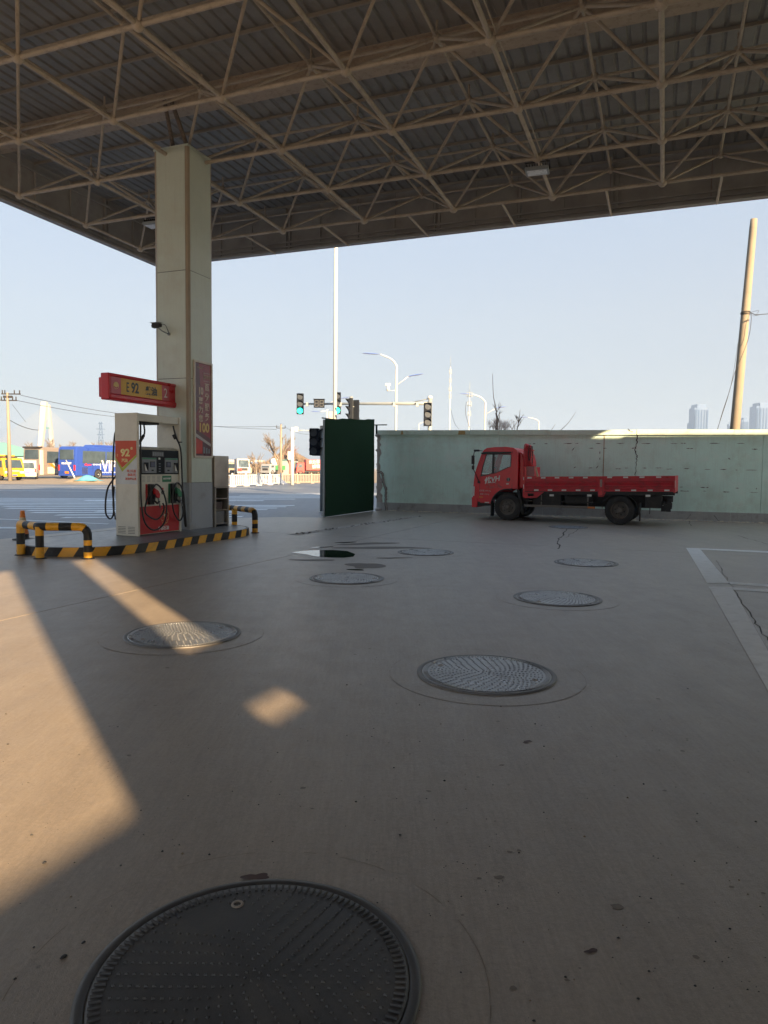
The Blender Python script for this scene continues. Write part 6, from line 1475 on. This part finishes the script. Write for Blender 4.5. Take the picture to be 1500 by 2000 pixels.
mb.add(vs, [(b*n1+a, b*n1+a+1, (b+1)*n1+a+1, (b+1)*n1+a) for b in range(8) for a in range(8)], M_NET, True).build('net_cloth', None, ne, fix=False)
# concrete power pole behind the railing, tee head
u2 = thing('utility_pole', D(548.5, 900, 80)*Vector((1, 1, 0)), 0, 'tan power pole with short tee crossarm left of the white arm pole', 'utility pole'); zt = D(549, 829, 80).z
MB().tube([(0, 0, 0), (.02, 0, zt)], .17, 10, M_CPOLE, r1=.10).build('shaft', None, u2); zc = D(549, 836, 80).z; MB().box(-.5, .5, -.05, .05, zc-.04, zc+.04).build('crossarm', M_CHAS, u2)
for x in (-.48, .48, .0): MB().tube([(x, 0, zc), (x, 0, zc+(.28 if x else .5))], .04, 5, M_CHAS).build('insulator', None, u2)
b0 = D(548.5, 900, 80)*Vector((1, 1, 0))
for dx, lab in ((-.48, 'upper'), (0, 'lower')): span(b0+Vector((dx, 0, zc+.2-(.35 if dx else 0))), D(300, 818 if dx else 824, 100), .018, .3, lab+' power line running left from the tee headed pole behind the column')
span(b0+Vector((.48, 0, zc+.1)), D(612, 848, 95), .015, .3, 'power line running right from the tee headed pole')

# --- railings
def railing(a, b, H_, npan, label, m, z0=-.018, sp=.2, bw=.032):
    d = b-a; L_ = math.hypot(d.x, d.y); e = thing('road_railing', (a.x, a.y, z0), math.atan2(d.y, d.x), label, 'railing'); pl2 = L_/npan
    bar = MB().box(-bw, bw, -.012, .012, .14, H_-.06).mesh('baluster', [m])
    for k in range(npan+1):
        x = k*pl2; MB().box(x-.05, x+.05, -.05, .05, 0, H_+.1).build('post', m, e); MB().box(x-.2, x+.2, -.22, .22, 0, .06).build('foot', m, e)
        if k < npan:
            for z in (.12, H_-.06): MB().box(x+.051, x+pl2-.051, -.02, .02, z-.03, z+.03).build('rail', m, e)
            nb = int(pl2/sp)
            for q in range(1, nb): o = bpy.data.objects.new('baluster', bar); COL.objects.link(o); o.parent = e; o.location = (x+pl2*q/nb, -.025 if False else 0, 0)
    return e
bar_m = M_RAILW
railing(G(425, 952), G(548, 945.5), .95, 5, 'white road railing of thin upright bars, left length', M_RAILW, sp=.36, bw=.05)
railing(G(551, 944), G(635, 943.3), .92, 3, 'tan road railing farther off left of the green panel', M_RAILT, sp=.19, bw=.028)
for k, (px_, lab) in enumerate(((466, 'left of the three'), (500, 'middle of the three'), (535, 'right of the three'))):
    e = mound(1.6, 1.0, .85, 40+k).build('netted_mound', M_MOUND, None); g_ = G(px_, 944.5); e.location = (g_.x, g_.y, -.02); tag(e, 'pale low netted mound behind the white railing, '+lab, 'mound', 'netted mounds behind the railing')

# --- skyline towers
def tower(px0, px1, pyt, Y, label, steps, name='tower_block'):
    a, b = D(px0, 900, Y), D(px1, 900, Y); Wd = b.x-a.x; zt = D(px0, pyt, Y).z; e = thing(name, (a.x, Y, 0), R(3), label, 'tower', 'hazy tower blocks on the skyline')
    MB().box(0, Wd, 0, Wd*.8, 0, zt).build('facade', M_TOWER, e)
    for (f0, f1, hh) in steps: MB().box(Wd*f0, Wd*f1, -1, Wd*.8+1, 0, zt+hh).build('wing', M_TOWER, e)
    nc = 5; nf = int(zt/3.2); 
    for c in range(nc):
        MB().box(Wd*(c+.22)/nc, Wd*(c+.62)/nc, -1.6, -1.01, 6, zt-3).build('window_strip', M_TOWERW, e)
    fl_ = MB()
    for f in range(2, nf): fl_.box(-.3, Wd+.3, -1.3, -.6, f*3.2, f*3.2+.4)
    fl_.build('floor_bands', M_TOWER, e); MB().box(Wd*.2, Wd*.75, 2, Wd*.5, zt, zt+3.5).build('roof_house', M_TOWER, e)
    return e
TY = 1050
tower(1353, 1381, 796, TY, 'left hazy tower block above the wall', [(.16, .80, 5)]); tower(1343, 1352, 826, TY+60, 'low hazy block left of the left tower', [])
tower(1473, 1502, 793, TY, 'right hazy tower block at the picture edge', [(.22, 1.0, 5)]); tower(1421, 1429, 828, TY+70, 'tiny hazy block just left of the leaning pole', []); tower(1446, 1459, 820, TY+70, 'low hazy block just right of the leaning pole', [(.2, .8, 3)])

# ================================================================== HAZE
hb = MB().box(-1500, 1500, -140, 1900, -1.2, 118).build('haze', None, None)
hm = bpy.data.materials.new('haze_air'); hm.use_nodes = True; n = hm.node_tree.nodes; n.clear(); ov = n.new('ShaderNodeOutputMaterial'); pv = n.new('ShaderNodeVolumePrincipled')
pv.inputs['Color'].default_value = (.44, .60, .86, 1); pv.inputs['Density'].default_value = .0005; pv.inputs['Anisotropy'].default_value = .1
hm.node_tree.links.new(pv.outputs[0], ov.inputs['Volume']); hb.data.materials.clear(); hb.data.materials.append(hm); tag(hb, kind='stuff')
